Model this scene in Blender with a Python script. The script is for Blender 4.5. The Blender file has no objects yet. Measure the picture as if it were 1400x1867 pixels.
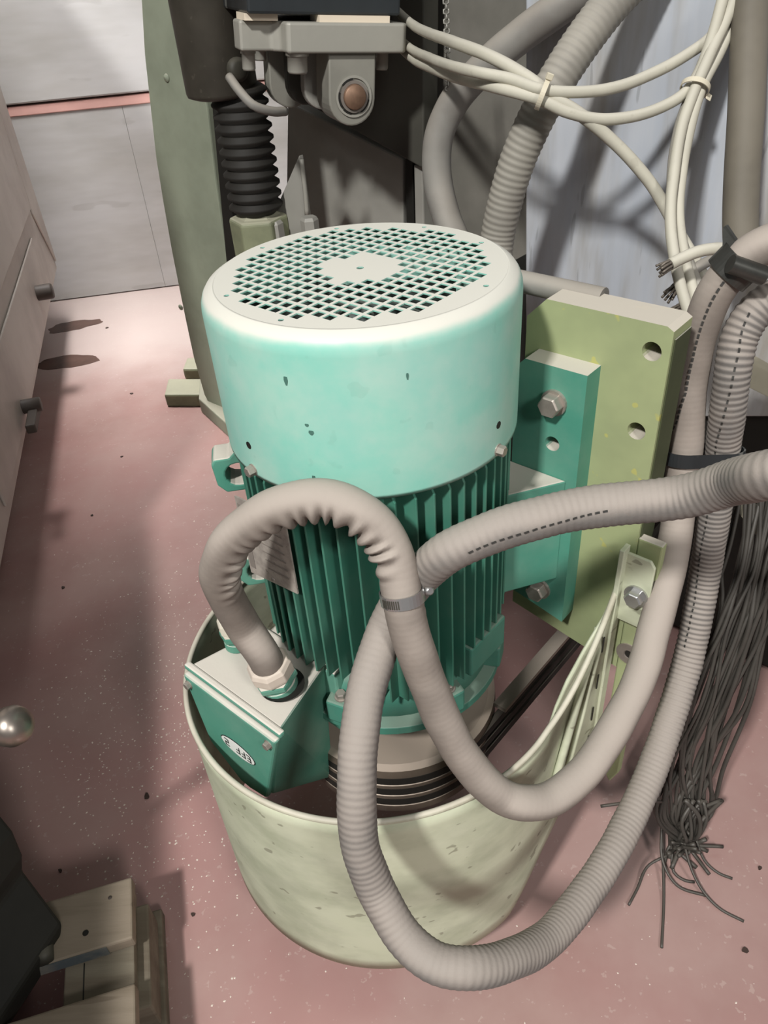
import bpy, bmesh, math, random
import numpy as np
from mathutils import Vector, Matrix
from math import sin, cos, pi, radians as R
random.seed(7)
SC = bpy.context.scene
COL = SC.collection

# ------------------------------------------------------------------ camera
cam_d = bpy.data.cameras.new('camera')
cam = bpy.data.objects.new('camera', cam_d); COL.objects.link(cam)
cam_d.sensor_fit = 'VERTICAL'; cam_d.sensor_height = 24.0
cam_d.lens = 1402.0 / 1867.0 * 24.0
cam_d.clip_start = 0.02
_p, _r = R(36.95), R(-4.58)
_f = Vector((0, cos(_p), -sin(_p))); _u0 = Vector((0, sin(_p), cos(_p))); _r0 = Vector((1, 0, 0))
_rt = cos(_r) * _r0 + sin(_r) * _u0; _up = -sin(_r) * _r0 + cos(_r) * _u0
cam.matrix_world = Matrix(((_rt.x, _up.x, -_f.x, 0.004), (_rt.y, _up.y, -_f.y, -0.707), (_rt.z, _up.z, -_f.z, 1.177), (0, 0, 0, 1)))
SC.camera = cam

# ------------------------------------------------------------------ world, lamps, exposure
SC.view_settings.view_transform = 'Standard'; SC.view_settings.look = 'None'
SC.view_settings.gamma = 1.0; SC.view_settings.use_curve_mapping = False
SC.view_settings.exposure = 0.0
wd = bpy.data.worlds.new('hall_light'); SC.world = wd; wd.use_nodes = True
wd.node_tree.nodes['Background'].inputs[0].default_value = (0.95, 0.97, 1.0, 1)
wd.node_tree.nodes['Background'].inputs[1].default_value = 0.2
def area(name, loc, target, size, power, color=(1, 1, 1), sy=None, spread=180):
    l = bpy.data.lights.new(name, 'AREA'); l.energy = power; l.color = color
    l.spread = R(spread); l.shape = 'RECTANGLE'; l.size = size; l.size_y = sy or size
    o = bpy.data.objects.new(name, l); COL.objects.link(o); o.location = loc
    o.rotation_euler = (Vector(target) - Vector(loc)).to_track_quat('-Z', 'Y').to_euler()
    return o
area('hall_lamp_left', (-1.42, -2.40, 3.75), (0, 0, .6), .28, 205, (1, .985, .965), .32)
area('hall_lamp_front', (1.35, -2.75, 2.75), (.36, -.2, .5), .6, 4.6, (1, .98, .96), spread=48)
area('added_wall_fill', (-1.0, 1.90, 2.6), (-1.02, 2.0, .0), .5, 17.5, (1, .98, .97), spread=66)  # added fill without a known fixture, brightens the back floor and wall

# ------------------------------------------------------------------ materials
def lin(c):
    return tuple((v / 255 / 12.92 if v / 255 <= .04045 else ((v / 255 + .055) / 1.055) ** 2.4) for v in c[:3]) + (1,)
MATS = {}
def mat(name, col, rough=.6, metal=0., var=.25, vscale=6., col2=None, dust=0., dcol=(205, 198, 188), lo=.35, hi=.85,
        film=0., bump=.0, bscale=60., specks=0., scol=(60, 60, 55), sscale=60., streak=0., stretch=(1, 1, 1)):
    m = bpy.data.materials.new(name); m.use_nodes = True; MATS[name] = m
    nt = m.node_tree; N = nt.nodes; L = nt.links
    b = N['Principled BSDF']; b.inputs['Roughness'].default_value = rough; b.inputs['Metallic'].default_value = metal
    b.inputs['Specular IOR Level'].default_value = .35
    tc = N.new('ShaderNodeTexCoord'); mp = N.new('ShaderNodeMapping'); mp.inputs['Scale'].default_value = stretch
    L.new(tc.outputs['Object'], mp.inputs[0]); co = mp.outputs[0]
    def noise(scale, detail=4., rg=.6):
        n = N.new('ShaderNodeTexNoise'); n.inputs['Scale'].default_value = scale; n.inputs['Detail'].default_value = detail
        n.inputs['Roughness'].default_value = rg; L.new(co, n.inputs['Vector']); return n.outputs[0]
    def ramp(src, a, c):
        r = N.new('ShaderNodeMapRange'); r.interpolation_type = 'SMOOTHSTEP'; r.inputs[1].default_value = a; r.inputs[2].default_value = c
        L.new(src, r.inputs[0]); return r.outputs[0]
    def mix(fac, a, c):
        x = N.new('ShaderNodeMix'); x.data_type = 'RGBA'
        if isinstance(fac, float): x.inputs[0].default_value = fac
        else: L.new(fac, x.inputs[0])
        for s, i in ((a, 6), (c, 7)):
            if isinstance(s, tuple): x.inputs[i].default_value = s
            else: L.new(s, x.inputs[i])
        return x.outputs[2]
    def mul(a, k):
        q = N.new('ShaderNodeMath'); q.operation = 'MULTIPLY'; L.new(a, q.inputs[0])
        if isinstance(k, float): q.inputs[1].default_value = k
        else: L.new(k, q.inputs[1])
        return q.outputs[0]
    base = lin(col); second = lin(col2) if col2 else tuple(v * (1 - var) for v in base[:3]) + (1,)
    c = mix(ramp(noise(vscale), .35, .7), base, second)
    if film: c = mix(mul(ramp(noise(vscale * 2.3, 6.), .3, .75), film), c, lin(dcol))
    if specks:
        c = mix(mul(ramp(noise(sscale, 2.), .66, .70), specks), c, lin(scol))
    if dust:
        g = N.new('ShaderNodeNewGeometry'); sx = N.new('ShaderNodeSeparateXYZ'); L.new(g.outputs['Normal'], sx.inputs[0])
        n2 = noise(14., 5.); ad = N.new('ShaderNodeMath'); ad.operation = 'MULTIPLY_ADD'
        L.new(n2, ad.inputs[0]); ad.inputs[1].default_value = .5; L.new(sx.outputs[2], ad.inputs[2])
        c = mix(mul(ramp(ad.outputs[0], lo + .25, hi + .25), dust), c, lin(dcol))
    L.new(c, b.inputs['Base Color'])
    if bump:
        bp = N.new('ShaderNodeBump'); bp.inputs['Strength'].default_value = bump; bp.inputs['Distance'].default_value = .002
        L.new(noise(bscale, 5.), bp.inputs['Height']); L.new(bp.outputs[0], b.inputs['Normal'])
    m['base_socket'] = 1
    return m
DUST = (206, 203, 192); HOSED = (186, 174, 162)
mint = mat('mint_dusty_paint', (124, 190, 172), .5, var=.1, vscale=7, col2=(138, 188, 174), dust=.97, dcol=DUST, lo=.25, hi=.75, film=.30, specks=.12, scol=(95, 140, 125), sscale=38., bump=.05)
teal = mat('teal_enamel', (72, 138, 118), .5, var=.15, dust=.92, dcol=(196, 188, 176), lo=.45, hi=.85, film=.10, bump=.06, bscale=90)
teal_fin_shade = mat('teal_enamel_fin_shade', (58, 118, 99), .5, var=.18, dust=.85, dcol=(180, 172, 160), lo=.5, hi=.9, film=.08)  # same teal enamel, darkened to paint in the shade between the fins
teal_low = mat('teal_enamel_low', (66, 128, 110), .55, var=.2, dust=.35, dcol=(150, 142, 132), lo=.5, hi=1., film=.12)
teal_box = mat('teal_box_enamel', (80, 142, 122), .5, var=.14, dust=.95, dcol=(205, 197, 186), lo=.45, hi=.85, film=.10, bump=.1, bscale=120)
plate_green = mat('yellow_green_paint', (152, 160, 118), .6, col2=(140, 148, 110), vscale=8, dust=.92, dcol=(190, 182, 170), lo=.5, hi=.8, specks=.6, scol=(178, 172, 90), sscale=42., bump=.08)
plate_edge_shade = mat('olive_edge_shade', (70, 76, 52), .7, dust=.4)  # plate green darkened to paint in the shaded side edge
guard_m = mat('pale_grey_green_paint', (188, 192, 166), .6, col2=(160, 165, 140), vscale=9, specks=.6, scol=(112, 110, 92), sscale=34., bump=.08, bscale=25, film=.15, dcol=(205, 203, 188), stretch=(1, 1, 1.6))
hose_m = mat('dusty_hose', (114, 106, 98), .75, col2=(126, 117, 108), vscale=22, dust=.85, dcol=(164, 154, 144), lo=-.08, hi=.62, bump=.12, bscale=150, specks=.35, scol=(120, 110, 100), sscale=55.)
hose_rib = mat('dusty_ribbed_hose', (102, 99, 95), .7, col2=(114, 108, 102), vscale=20, dust=.8, dcol=(154, 145, 136), lo=-.06, hi=.7, bump=.2, bscale=190, specks=.3, scol=(112, 104, 96), sscale=55.)
hose_dk = mat('grey_conduit', (126, 124, 118), .65, col2=(110, 106, 100), vscale=9, dust=.5, dcol=(168, 160, 148), lo=.0, hi=.8)
hose_br = mat('brown_grey_conduit', (112, 106, 94), .65, vscale=7)
cable_m = mat('pale_cable_sheath', (184, 180, 164), .6, vscale=14, var=.15, dust=.5, dcol=(200, 195, 182), specks=.2, scol=(140, 135, 120))
cable_gy = mat('grey_cable_sheath', (150, 146, 136), .6, vscale=14, var=.15)
steel = mat('dull_steel', (150, 142, 134), .45, .55, vscale=30, dust=.6, dcol=(180, 170, 160))
zinc = mat('zinc_bolt', (168, 160, 150), .4, .6, vscale=40, dust=.5, dcol=(188, 178, 168))
bright_steel = mat('bright_steel', (190, 190, 188), .28, .85, vscale=30, var=.1)
copper_pin = mat('coppery_pin_end', (140, 112, 92), .5, .5, vscale=60)
dark_iron = mat('dark_iron', (62, 60, 52), .6, .1, vscale=7, var=.3, dust=.25, dcol=(120, 115, 102), film=.1)
black_m = mat('black_paint', (34, 33, 29), .6, vscale=7, var=.35)
black_gl = mat('black_lacquer', (48, 52, 54), .35, vscale=4, col2=(30, 30, 30), specks=.7, scol=(110, 110, 106), sscale=26., stretch=(1, 1, .25))
rubber = mat('black_rubber', (38, 36, 32), .7, var=.3, dust=.35, dcol=(95, 88, 78), lo=.6, hi=1.)
arm_grey = mat('grey_machine_paint', (150, 148, 140), .55, vscale=4, var=.22, film=.12, dcol=(130, 126, 116))
arm_dark = mat('dark_grey_machine_paint', (74, 73, 66), .55, vscale=4, var=.25)
flange_m = mat('flange_grey', (158, 156, 146), .5, .15, vscale=6, var=.16, film=.1)
lug_m = mat('lug_grey', (144, 142, 132), .5, .15, vscale=8, var=.2)
shim_m = mat('cream_shim', (226, 212, 190), .6, var=.08)
col_green = mat('dusty_green_paint', (146, 153, 134), .6, col2=(132, 139, 121), vscale=6, dust=.7, dcol=(170, 164, 148), lo=.5, hi=.85, bump=.05)
foot_green = mat('olive_foot_paint', (132, 136, 108), .6, col2=(106, 110, 88), vscale=9, dust=.6, dcol=(182, 178, 158))
cab_m = mat('grey_white_cabinet', (176, 168, 160), .55, col2=(156, 146, 138), vscale=4, film=.2, dcol=(186, 178, 170))
cab_dk = mat('cabinet_dark_iron', (70, 62, 56), .6, vscale=8)
chrome = mat('worn_chrome', (160, 150, 140), .36, .9, vscale=30, var=.12, bump=.03)
label_w = mat('white_label', (226, 226, 220), .5, var=.04)
label_k = mat('black_print', (34, 34, 34), .6, var=.1)
np_m = mat('worn_nameplate', (176, 168, 158), .5, .25, col2=(148, 140, 132), vscale=70, specks=.7, scol=(110, 102, 96), sscale=160.)
np_dk = mat('nameplate_print', (134, 126, 118), .6, var=.2)
wood = mat('pallet_wood', (136, 124, 108), .8, col2=(108, 96, 80), vscale=9, bump=.3, bscale=60, specks=.4, scol=(80, 66, 52), sscale=16., stretch=(.25, 2.2, 2.2))
wood_grey = mat('pallet_wood_grey', (128, 120, 104), .8, col2=(104, 94, 80), vscale=9, bump=.3, bscale=60, specks=.35, scol=(74, 66, 54), sscale=15., stretch=(.25, 2.2, 2.2))
blue_paint = mat('blue_grey_paint', (74, 82, 86), .7, vscale=20, var=.3, col2=(116, 112, 102))
stain_m = mat('oil_stain_film', (92, 70, 62), .25, vscale=10, var=.25)
crumb_w = mat('pale_crumbs', (222, 210, 196), .8, var=.1)
crumb_d = mat('dark_debris', (66, 52, 46), .8, var=.2)
wire_m = mat('black_wire', (66, 63, 58), .45, vscale=12, var=.3, dust=.25, dcol=(120, 112, 102), lo=.3, hi=1.)
copper_end = mat('frayed_strands', (120, 112, 102), .5, .4, vscale=90, var=.5)
beige_m = mat('beige_metal', (176, 168, 146), .6, vscale=8)
rope_m = mat('grey_chain', (150, 148, 140), .5, .4, vscale=30)

# ------------------------------------------------------------------ object helpers
ORG = {}
def props(o, label=None, cat=None, group=None, kind=None):
    for k, v in (('label', label), ('category', cat), ('group', group), ('kind', kind)):
        if v: o[k] = v
    return o
def thing(name, label, cat, loc=(0, 0, 0), group=None):
    o = bpy.data.objects.new(name, None); COL.objects.link(o); o.location = loc; o.empty_display_size = .05
    ORG[o] = Vector(loc); return props(o, label, cat, group)
class MB:
    def __init__(s): s.v = []; s.f = []; s.sm = []; s.uv = None
    def add(s, vs, fs, smooth=False):
        k = len(s.v); s.v += [Vector(v) for v in vs]; s.f += [tuple(i + k for i in f) for f in fs]; s.sm += [smooth] * len(fs); return s
    def prism(s, poly, d, cap=True):
        """extrude a polygon (world points) by the vector d"""
        n = len(poly); P = [Vector(p) for p in poly]; d = Vector(d); vs = P + [p + d for p in P]
        fs = [tuple(range(n))[::-1], tuple(range(n, 2 * n))] + [(i, (i + 1) % n, n + (i + 1) % n, n + i) for i in range(n)]
        return s.add(vs, fs)
    def box(s, a, b, fr=None):
        (x0, y0, z0), (x1, y1, z1) = a, b
        vs = [(x, y, z) for z in (z0, z1) for x, y in ((x0, y0), (x1, y0), (x1, y1), (x0, y1))]
        if fr: vs = [fr(*v) for v in vs]
        return s.add(vs, [(3, 2, 1, 0), (4, 5, 6, 7), (0, 1, 5, 4), (1, 2, 6, 5), (2, 3, 7, 6), (3, 0, 4, 7)])
    def lathe(s, prof, c, axis=(0, 0, 1), seg=32, smooth=True, close=False, ref=None, n=None):
        ax = Vector(axis).normalized(); t = Vector(ref) if ref else (Vector((1, 0, 0)) if abs(ax.x) < .8 else Vector((0, 1, 0)))
        e1 = (t - ax * t.dot(ax)).normalized(); e2 = ax.cross(e1); c = Vector(c); vs = []; fs = []
        for r, h in prof:
            for k in range(seg):
                a = 2 * pi * k / seg; vs.append(c + ax * h + (e1 * cos(a) + e2 * sin(a)) * r)
        m = len(prof)
        for i in range(m - 1 if not close else m):
            j = (i + 1) % m
            for k in range(seg):
                q = (k + 1) % seg; fs.append((i * seg + k, i * seg + q, j * seg + q, j * seg + k))
        s.add(vs, fs, smooth)
        if not close:
            if prof[0][0] > 1e-5: s.add(vs[:seg], [tuple(range(seg))[::-1]])
            if prof[-1][0] > 1e-5: s.add(vs[-seg:], [tuple(range(seg))])
        return s
    def hexbolt(s, c, axis, af, h, washer=1.25):
        ax = Vector(axis).normalized(); c = Vector(c)
        if washer: s.lathe([(af * .5 * 1.12 * washer, 0), (af * .5 * 1.12 * washer, h * .22)], c, ax, 20, False)
        s.lathe([(af * .577, h * .2), (af * .577, h * .88), (af * .5, h)], c, ax, 6, False); return s
    def build(s, name, m, parent=None, bevel=0, seg=2, angle=None, weld=False):
        me = bpy.data.meshes.new(name); o = bpy.data.objects.new(name, me); COL.objects.link(o)
        if parent is not None: org = ORG[parent]; o.parent = parent
        else:
            zs = min(v.z for v in s.v); org = Vector((sum(v.x for v in s.v) / len(s.v), sum(v.y for v in s.v) / len(s.v), zs)); o.location = org
        ORG[o] = org
        if parent is not None and parent.type == 'MESH': pass
        me.from_pydata([tuple(v - org) for v in s.v], [], s.f)
        me.polygons.foreach_set('use_smooth', s.sm)
        if s.uv is not None:
            l = me.uv_layers.new(name='UVMap'); l.data.foreach_set('uv', np.array(s.uv, dtype=np.float32).ravel())
        me.materials.append(m)
        bm = bmesh.new(); bm.from_mesh(me)
        if weld: bmesh.ops.remove_doubles(bm, verts=bm.verts, dist=1e-5)
        bmesh.ops.recalc_face_normals(bm, faces=bm.faces); bm.to_mesh(me); bm.free()
        if bevel:
            md = o.modifiers.new('bevel', 'BEVEL'); md.width = bevel; md.segments = seg; md.limit_method = 'ANGLE'; md.angle_limit = R(35)
            md.harden_normals = False
        return o
AX = R(-43.0)
VV = Vector((cos(AX), sin(AX), 0)); UU = Vector((-sin(AX), cos(AX), 0)); ZZ = Vector((0, 0, 1))
def F(v, u, z): return VV * v + UU * u + ZZ * z                       # machine frame: v along the plate, u into the machine
def struct(o): o['kind'] = 'structure'; return o

def resample(pts, step):
    P = [Vector(p) for p in pts]; P = [P[0] * 2 - P[1]] + P + [P[-1] * 2 - P[-2]]; out = []
    for i in range(1, len(P) - 2):
        p0, p1, p2, p3 = P[i - 1:i + 3]
        t0 = 0; t1 = max((p1 - p0).length, 1e-6) ** .5; t2 = t1 + max((p2 - p1).length, 1e-6) ** .5; t3 = t2 + max((p3 - p2).length, 1e-6) ** .5
        for k in range(24):
            t = t1 + (t2 - t1) * k / 24
            A1 = p0 * ((t1 - t) / (t1 - t0)) + p1 * ((t - t0) / (t1 - t0)); A2 = p1 * ((t2 - t) / (t2 - t1)) + p2 * ((t - t1) / (t2 - t1)); A3 = p2 * ((t3 - t) / (t3 - t2)) + p3 * ((t - t2) / (t3 - t2))
            B1 = A1 * ((t2 - t) / (t2 - t0)) + A2 * ((t - t0) / (t2 - t0)); B2 = A2 * ((t3 - t) / (t3 - t1)) + A3 * ((t - t1) / (t3 - t1))
            out.append(B1 * ((t2 - t) / (t2 - t1)) + B2 * ((t - t1) / (t2 - t1)))
    out.append(P[-2])
    A = np.array([tuple(v) for v in out])
    for _ in range(3): A[1:-1] = A[1:-1] * .5 + (A[:-2] + A[2:]) * .25
    d = np.r_[0, np.cumsum(np.linalg.norm(np.diff(A, axis=0), axis=1))]
    n = max(2, int(d[-1] / step)); s = np.linspace(0, d[-1], n + 1)
    return np.stack([np.interp(s, d, A[:, i]) for i in range(3)], 1), s
def sweep(pts, r, step=.004, seg=24, rib=0., pitch=.0065, wrinkle=0., wpitch=.013, lump=0., twist=0., wend=9.):
    A, s = resample(pts, step); n = len(A)
    K = max(1, int(.03 / step))
    S = A.copy()
    T = np.gradient(S, axis=0); T /= np.linalg.norm(T, axis=1)[:, None]
    kap = np.gradient(T, axis=0) / (s[1] - s[0])
    ker = np.ones(2 * K + 1) / (2 * K + 1)
    kap = np.stack([np.convolve(np.pad(kap[:, i], K, 'edge'), ker, 'valid') for i in range(3)], 1)
    e = np.array([0, 0, 1.]) if abs(T[0][2]) < .9 else np.array([1., 0, 0]); E1 = np.zeros_like(A)
    for i in range(n):
        e = e - T[i] * (e @ T[i]); e /= np.linalg.norm(e); E1[i] = e
    E2 = np.cross(T, E1); mb = MB(); th = np.linspace(0, 2 * pi, seg, endpoint=False)
    rnd = np.random.RandomState(3); ph = rnd.rand(8) * 6
    lo = sum(np.sin(s[:, None] * f + ph[k] + th[None] * q) for k, (f, q) in enumerate(((31, 1), (57, -2), (90, 2), (130, 1)))) * lump / 4
    rr = r + ((rib(s / s[-1]) if callable(rib) else rib) * np.sin(2 * pi * s / pitch))[:, None] * np.ones((1, seg)) + lo
    if wrinkle:
        D = E1[:, None, :] * np.cos(th)[None, :, None] + E2[:, None, :] * np.sin(th)[None, :, None]
        km = np.linalg.norm(kap, axis=1)[:, None] + 1e-6
        kd = np.clip((np.einsum('ijk,ik->ij', D, kap) / km + .15) / .8, 0, 1) ** 1.3 * np.clip((km - 4.) / 5., 0, 1.15)
        kd = kd * np.clip((s[:, None] - .10) / .06, 0, 1) * np.clip((wend - s[:, None]) / .05, 0, 1)
        jit = s + .0022 * np.sin(s * 83) + .0016 * np.sin(s * 197)
        rr = rr + wrinkle * kd * (np.sin(2 * pi * jit / wpitch)[:, None] + .15)
    tw = twist * s[:, None]
    X = A[:, None, :] + rr[:, :, None] * (E1[:, None, :] * np.cos(th + tw)[:, :, None] + E2[:, None, :] * np.sin(th + tw)[:, :, None])
    V = X.reshape(-1, 3); idx = np.arange(n * seg).reshape(n, seg); q = np.roll(idx, -1, 1)
    fs = np.stack([idx[:-1], q[:-1], q[1:], idx[1:]], -1).reshape(-1, 4)
    mb.v = [Vector(v) for v in V]; mb.f = [tuple(f) for f in fs.tolist()]; mb.sm = [True] * len(fs)
    tv = np.arange(seg + 1) / seg; uv = np.zeros((n - 1, seg, 4, 2))
    uv[..., 0, 0] = s[:-1, None]; uv[..., 1, 0] = s[:-1, None]; uv[..., 2, 0] = s[1:, None]; uv[..., 3, 0] = s[1:, None]
    uv[..., 0, 1] = tv[:-1]; uv[..., 1, 1] = tv[1:]; uv[..., 2, 1] = tv[1:]; uv[..., 3, 1] = tv[:-1]
    mb.f += [tuple(range(seg))[::-1], tuple(range((n - 1) * seg, n * seg))]; mb.sm += [False, False]
    cap = np.full((2 * seg, 2), 9.)
    mb.uv = np.concatenate([uv.reshape(-1, 2), cap]).tolist(); mb.A = A; mb.T = T; mb.ring = seg; mb.rad = rr.max(axis=1)
    return mb
def build_sweep(mb, name, m, parent=None):
    # recalc of normals keeps loop order only when nothing flips: build without it
    me = bpy.data.meshes.new(name); o = bpy.data.objects.new(name, me); COL.objects.link(o)
    if parent is not None: org = ORG[parent]; o.parent = parent
    else: org = mb.v[0].copy(); o.location = org
    ORG[o] = org
    me.from_pydata([tuple(v - org) for v in mb.v], [], mb.f); me.polygons.foreach_set('use_smooth', mb.sm)
    l = me.uv_layers.new(name='UVMap'); l.data.foreach_set('uv', np.array(mb.uv, dtype=np.float32).ravel())
    me.materials.append(m); return o
def tube(mb, pts, r, step=.006, seg=10):
    q = sweep(pts, r, step, seg); return mb.add(q.v, q.f, True)

#==================================================================== THE SETTING
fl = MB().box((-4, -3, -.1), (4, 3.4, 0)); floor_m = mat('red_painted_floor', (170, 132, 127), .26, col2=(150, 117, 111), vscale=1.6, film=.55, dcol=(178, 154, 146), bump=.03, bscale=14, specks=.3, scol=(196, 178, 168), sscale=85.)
floor_m.node_tree.nodes['Principled BSDF'].inputs['Specular IOR Level'].default_value = .6
def dust_and_wall_sheen(m):
    # pale dust plus painted-in reflection of the back wall, along its foot
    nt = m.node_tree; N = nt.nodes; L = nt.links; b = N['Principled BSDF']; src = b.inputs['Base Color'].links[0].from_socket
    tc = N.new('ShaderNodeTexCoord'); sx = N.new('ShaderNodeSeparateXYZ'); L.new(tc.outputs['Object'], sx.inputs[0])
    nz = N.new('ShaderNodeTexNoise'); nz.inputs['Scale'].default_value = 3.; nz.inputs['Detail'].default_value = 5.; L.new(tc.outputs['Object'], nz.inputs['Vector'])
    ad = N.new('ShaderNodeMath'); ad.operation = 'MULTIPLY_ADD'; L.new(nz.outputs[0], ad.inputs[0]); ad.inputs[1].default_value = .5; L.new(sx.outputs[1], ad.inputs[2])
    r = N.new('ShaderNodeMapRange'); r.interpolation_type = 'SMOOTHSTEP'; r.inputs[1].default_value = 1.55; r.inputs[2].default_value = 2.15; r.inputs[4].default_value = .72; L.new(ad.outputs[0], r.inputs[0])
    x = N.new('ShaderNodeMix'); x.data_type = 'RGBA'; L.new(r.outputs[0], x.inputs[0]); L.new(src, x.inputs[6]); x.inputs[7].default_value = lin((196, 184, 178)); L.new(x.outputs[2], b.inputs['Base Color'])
dust_and_wall_sheen(floor_m)
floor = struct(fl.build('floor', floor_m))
WD = Vector((cos(R(8.)), sin(R(8.)), 0)); WN = Vector((sin(R(8.)), -cos(R(8.)), 0)); W0 = Vector((-.814, 2.62, 0))
def FW(a, d, z): return W0 + WD * a + WN * d + ZZ * z
wall_m = mat('grey_limewash_boards', (200, 199, 198), .75, col2=(172, 170, 165), vscale=2.2, bump=.1, bscale=9, film=.25, dcol=(208, 205, 200), specks=.25, scol=(150, 146, 140), sscale=7., stretch=(.5, .5, 2.2))
seam_m = mat('pink_ledge', (226, 178, 168), .7, var=.15)
wall = struct(MB().box((-3.4, -.25, 0), (2.4, -.06, 3.2), FW).build('wall_back', mat('wall_core', (120, 116, 112), .8)))
xs = [-3.4, -1.75, -.055, 1.3, 2.4]
for i in range(4):
    MB().box((xs[i] + .0003, -.06, .004), (xs[i + 1] - .0003, 0, .712), FW).build('wall_panel', wall_m, wall, .0015)
for a, b in ((-3.4, -2.0), (-2.0, .6), (.6, 2.4)):
    MB().box((a + .002, -.06, .752), (b - .002, .010, 3.2), FW).build('wall_board', wall_m, wall, .006)
MB().box((-3.4, -.06, .712), (2.4, .004, .745), FW).build('wall_ledge', seam_m, wall, .003)

# floor dirt: puddle stains, crumbs, flakes
def blob(c, ax, ay, rot, n=28, h=.0012, jag=.18):
    pts = []
    for k in range(n):
        a = 2 * pi * k / n; q = 1 + jag * (sin(3 * a + c[0] * 9) * .5 + sin(7 * a + c[1] * 5) * .35 + random.uniform(-.3, .3))
        x, y = ax * q * cos(a), ay * q * sin(a)
        pts.append((c[0] + x * cos(rot) - y * sin(rot), c[1] + x * sin(rot) + y * cos(rot), .0002))
    return MB().prism(pts, (0, 0, h))
props(blob((-1.1726,2.2581,0.0000), .105, .05, R(15)).build('oil_stain', stain_m), 'dark brown oil stain on the pale floor, the one nearer the back wall', 'stain', 'oil stains beside the left cabinet')
props(blob((-1.1056,1.9193,0.0000), .115, .055, R(2), jag=.12).build('oil_stain', stain_m), 'dark brown oil stain on the floor, the one nearer the camera by the left cabinet', 'stain', 'oil stains beside the left cabinet')
def chips(n, name, m, label, region, size):
    mb = MB()
    for _ in range(n):
        c = region(); s = random.uniform(*size); a = random.uniform(0, pi); e = random.uniform(.5, 1.6)
        u = Vector((cos(a), sin(a), 0)) * s; w = Vector((-sin(a), cos(a), 0)) * s * e; c = Vector((c[0], c[1], .0001)); t = c + ZZ * s * .5
        mb.add([c + u, c + w, c - u, c - w, t], [(0, 1, 4), (1, 2, 4), (2, 3, 4), (3, 0, 4), (3, 2, 1, 0)])
    return props(mb.build(name, m), label, 'debris', kind='stuff')
def reg_left():
    while True:
        x, y = random.gauss(-.42, .16), random.gauss(.22, .30)
        if -.95 < x < -.02 and -.5 < y < 1.1: return x, y
chips(1700, 'floor_crumbs', crumb_w, 'pale crumbs and flakes scattered over the pink floor left of the guard', reg_left, (.0006, .0019))
chips(60, 'floor_crumbs', crumb_w, 'sparse pale flecks on the pink floor right of the motor guard', lambda: (random.uniform(-.1, .6), random.uniform(-.45, -.1)), (.0005, .0015))
for i, (p, s) in enumerate([((0.4620,-0.2353,0.0000), .007), ((0.5330,-0.1215,0.0000), .005), ((-0.4483,0.0888,0.0000), .009), ((-0.3356,-0.1234,0.0000), .005), ((-0.7490,1.2277,0.0000), .006), ((-0.7635,0.9444,0.0000), .006), ((-0.8054,1.6253,0.0000), .008), ((-1.0285,2.2084,0.0000), .010), ((-0.7597,0.6625,0.0000), .007), ((-0.5642,-0.0357,0.0000), .005)]):
    nm = ['at the right edge of the floor', 'just below the wire tails', 'left of the guard beside the shadow edge', 'between the pallet and the guard', 'in the floor gap left of the motor', 'on the floor near the left cabinet', 'below the pale floor strip', 'beside the farther oil stain', 'in the shaded floor at left', 'above the wooden pallet corner'][i]
    props(blob(p, s * .7, s * .5, i, 9, .002, .3).build('debris_chip', crumb_d), 'small dark debris chip ' + nm, 'debris', 'dark debris chips on the floor')

def drilled(poly, holes, depth, org):
    """plate in the v-z plane at u = org with round through holes; extruded by depth along +u"""
    vin = [Vector(p) for p in poly]; n = len(vin); ed = [(k, (k + 1) % n) for k in range(n)]; rings = [list(range(n))]
    for x, y, r in holes:
        k = len(vin); vin += [Vector((x + r * cos(q * pi / 12), y + r * sin(q * pi / 12))) for q in range(24)]
        ed += [(k + q, k + (q + 1) % 24) for q in range(24)]; rings.append(list(range(k, k + 24)))
    vo, eo, fo, ov, _, _ = delaunay_2d_cdt(vin, ed, [], 1, 1e-7)
    keep = [f for f in fo if not any((sum(vo[i].x for i in f) / 3 - x) ** 2 + (sum(vo[i].y for i in f) / 3 - y) ** 2 < (r * .988) ** 2 for x, y, r in holes)]
    mp = {}
    for k, o in enumerate(ov):
        for q in o: mp[q] = k
    N = len(vo); vs = [F(v.x, org, v.y) for v in vo] + [F(v.x, org + depth, v.y) for v in vo]
    fs = [tuple(f) for f in keep] + [tuple(N + i for i in f)[::-1] for f in keep]
    for rg in rings:
        m = len(rg); fs += [(mp[rg[k]], mp[rg[(k + 1) % m]], N + mp[rg[(k + 1) % m]], N + mp[rg[k]]) for k in range(m)]
    return MB().add(vs, fs)
from mathutils.geometry import delaunay_2d_cdt
#==================================================================== ELECTRIC MOTOR
TOP = .93; CR = .15; CB = .773
mo = thing('electric_motor', 'teal vertical electric motor with a dusty mint fan cover, standing in the round guard', 'motor', (0, 0, .42))
# fan cover: shell of revolution + top disc with punched square holes
prof = [(.1478, CB + .002), (CR, CB), (CR, CB + .004), (CR, TOP - .019), (CR - .0006, TOP - .0135), (CR - .0024, TOP - .0085), (CR - .0054, TOP - .0044), (CR - .0098, TOP - .0020), (CR - .0125, TOP - .0004), (CR - .0142, TOP)]
sh = MB()
seg = 96; vs = []; fs = []
for r, h in prof:
    vs += [(r * cos(2 * pi * k / seg), r * sin(2 * pi * k / seg), h) for k in range(seg)]
for i in range(len(prof) - 1):
    fs += [(i * seg + k, i * seg + (k + 1) % seg, (i + 1) * seg + (k + 1) % seg, (i + 1) * seg + k) for k in range(seg)]
sh.add(vs, fs, True)
cover = sh.build('fan_cover', mint, mo)
md = cover.modifiers.new('thick', 'SOLIDIFY'); md.thickness = .002; md.offset = -1
from mathutils.geometry import delaunay_2d_cdt
P = .0127; H = .0046; vin = []; fin = []; 
n0 = 96
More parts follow.
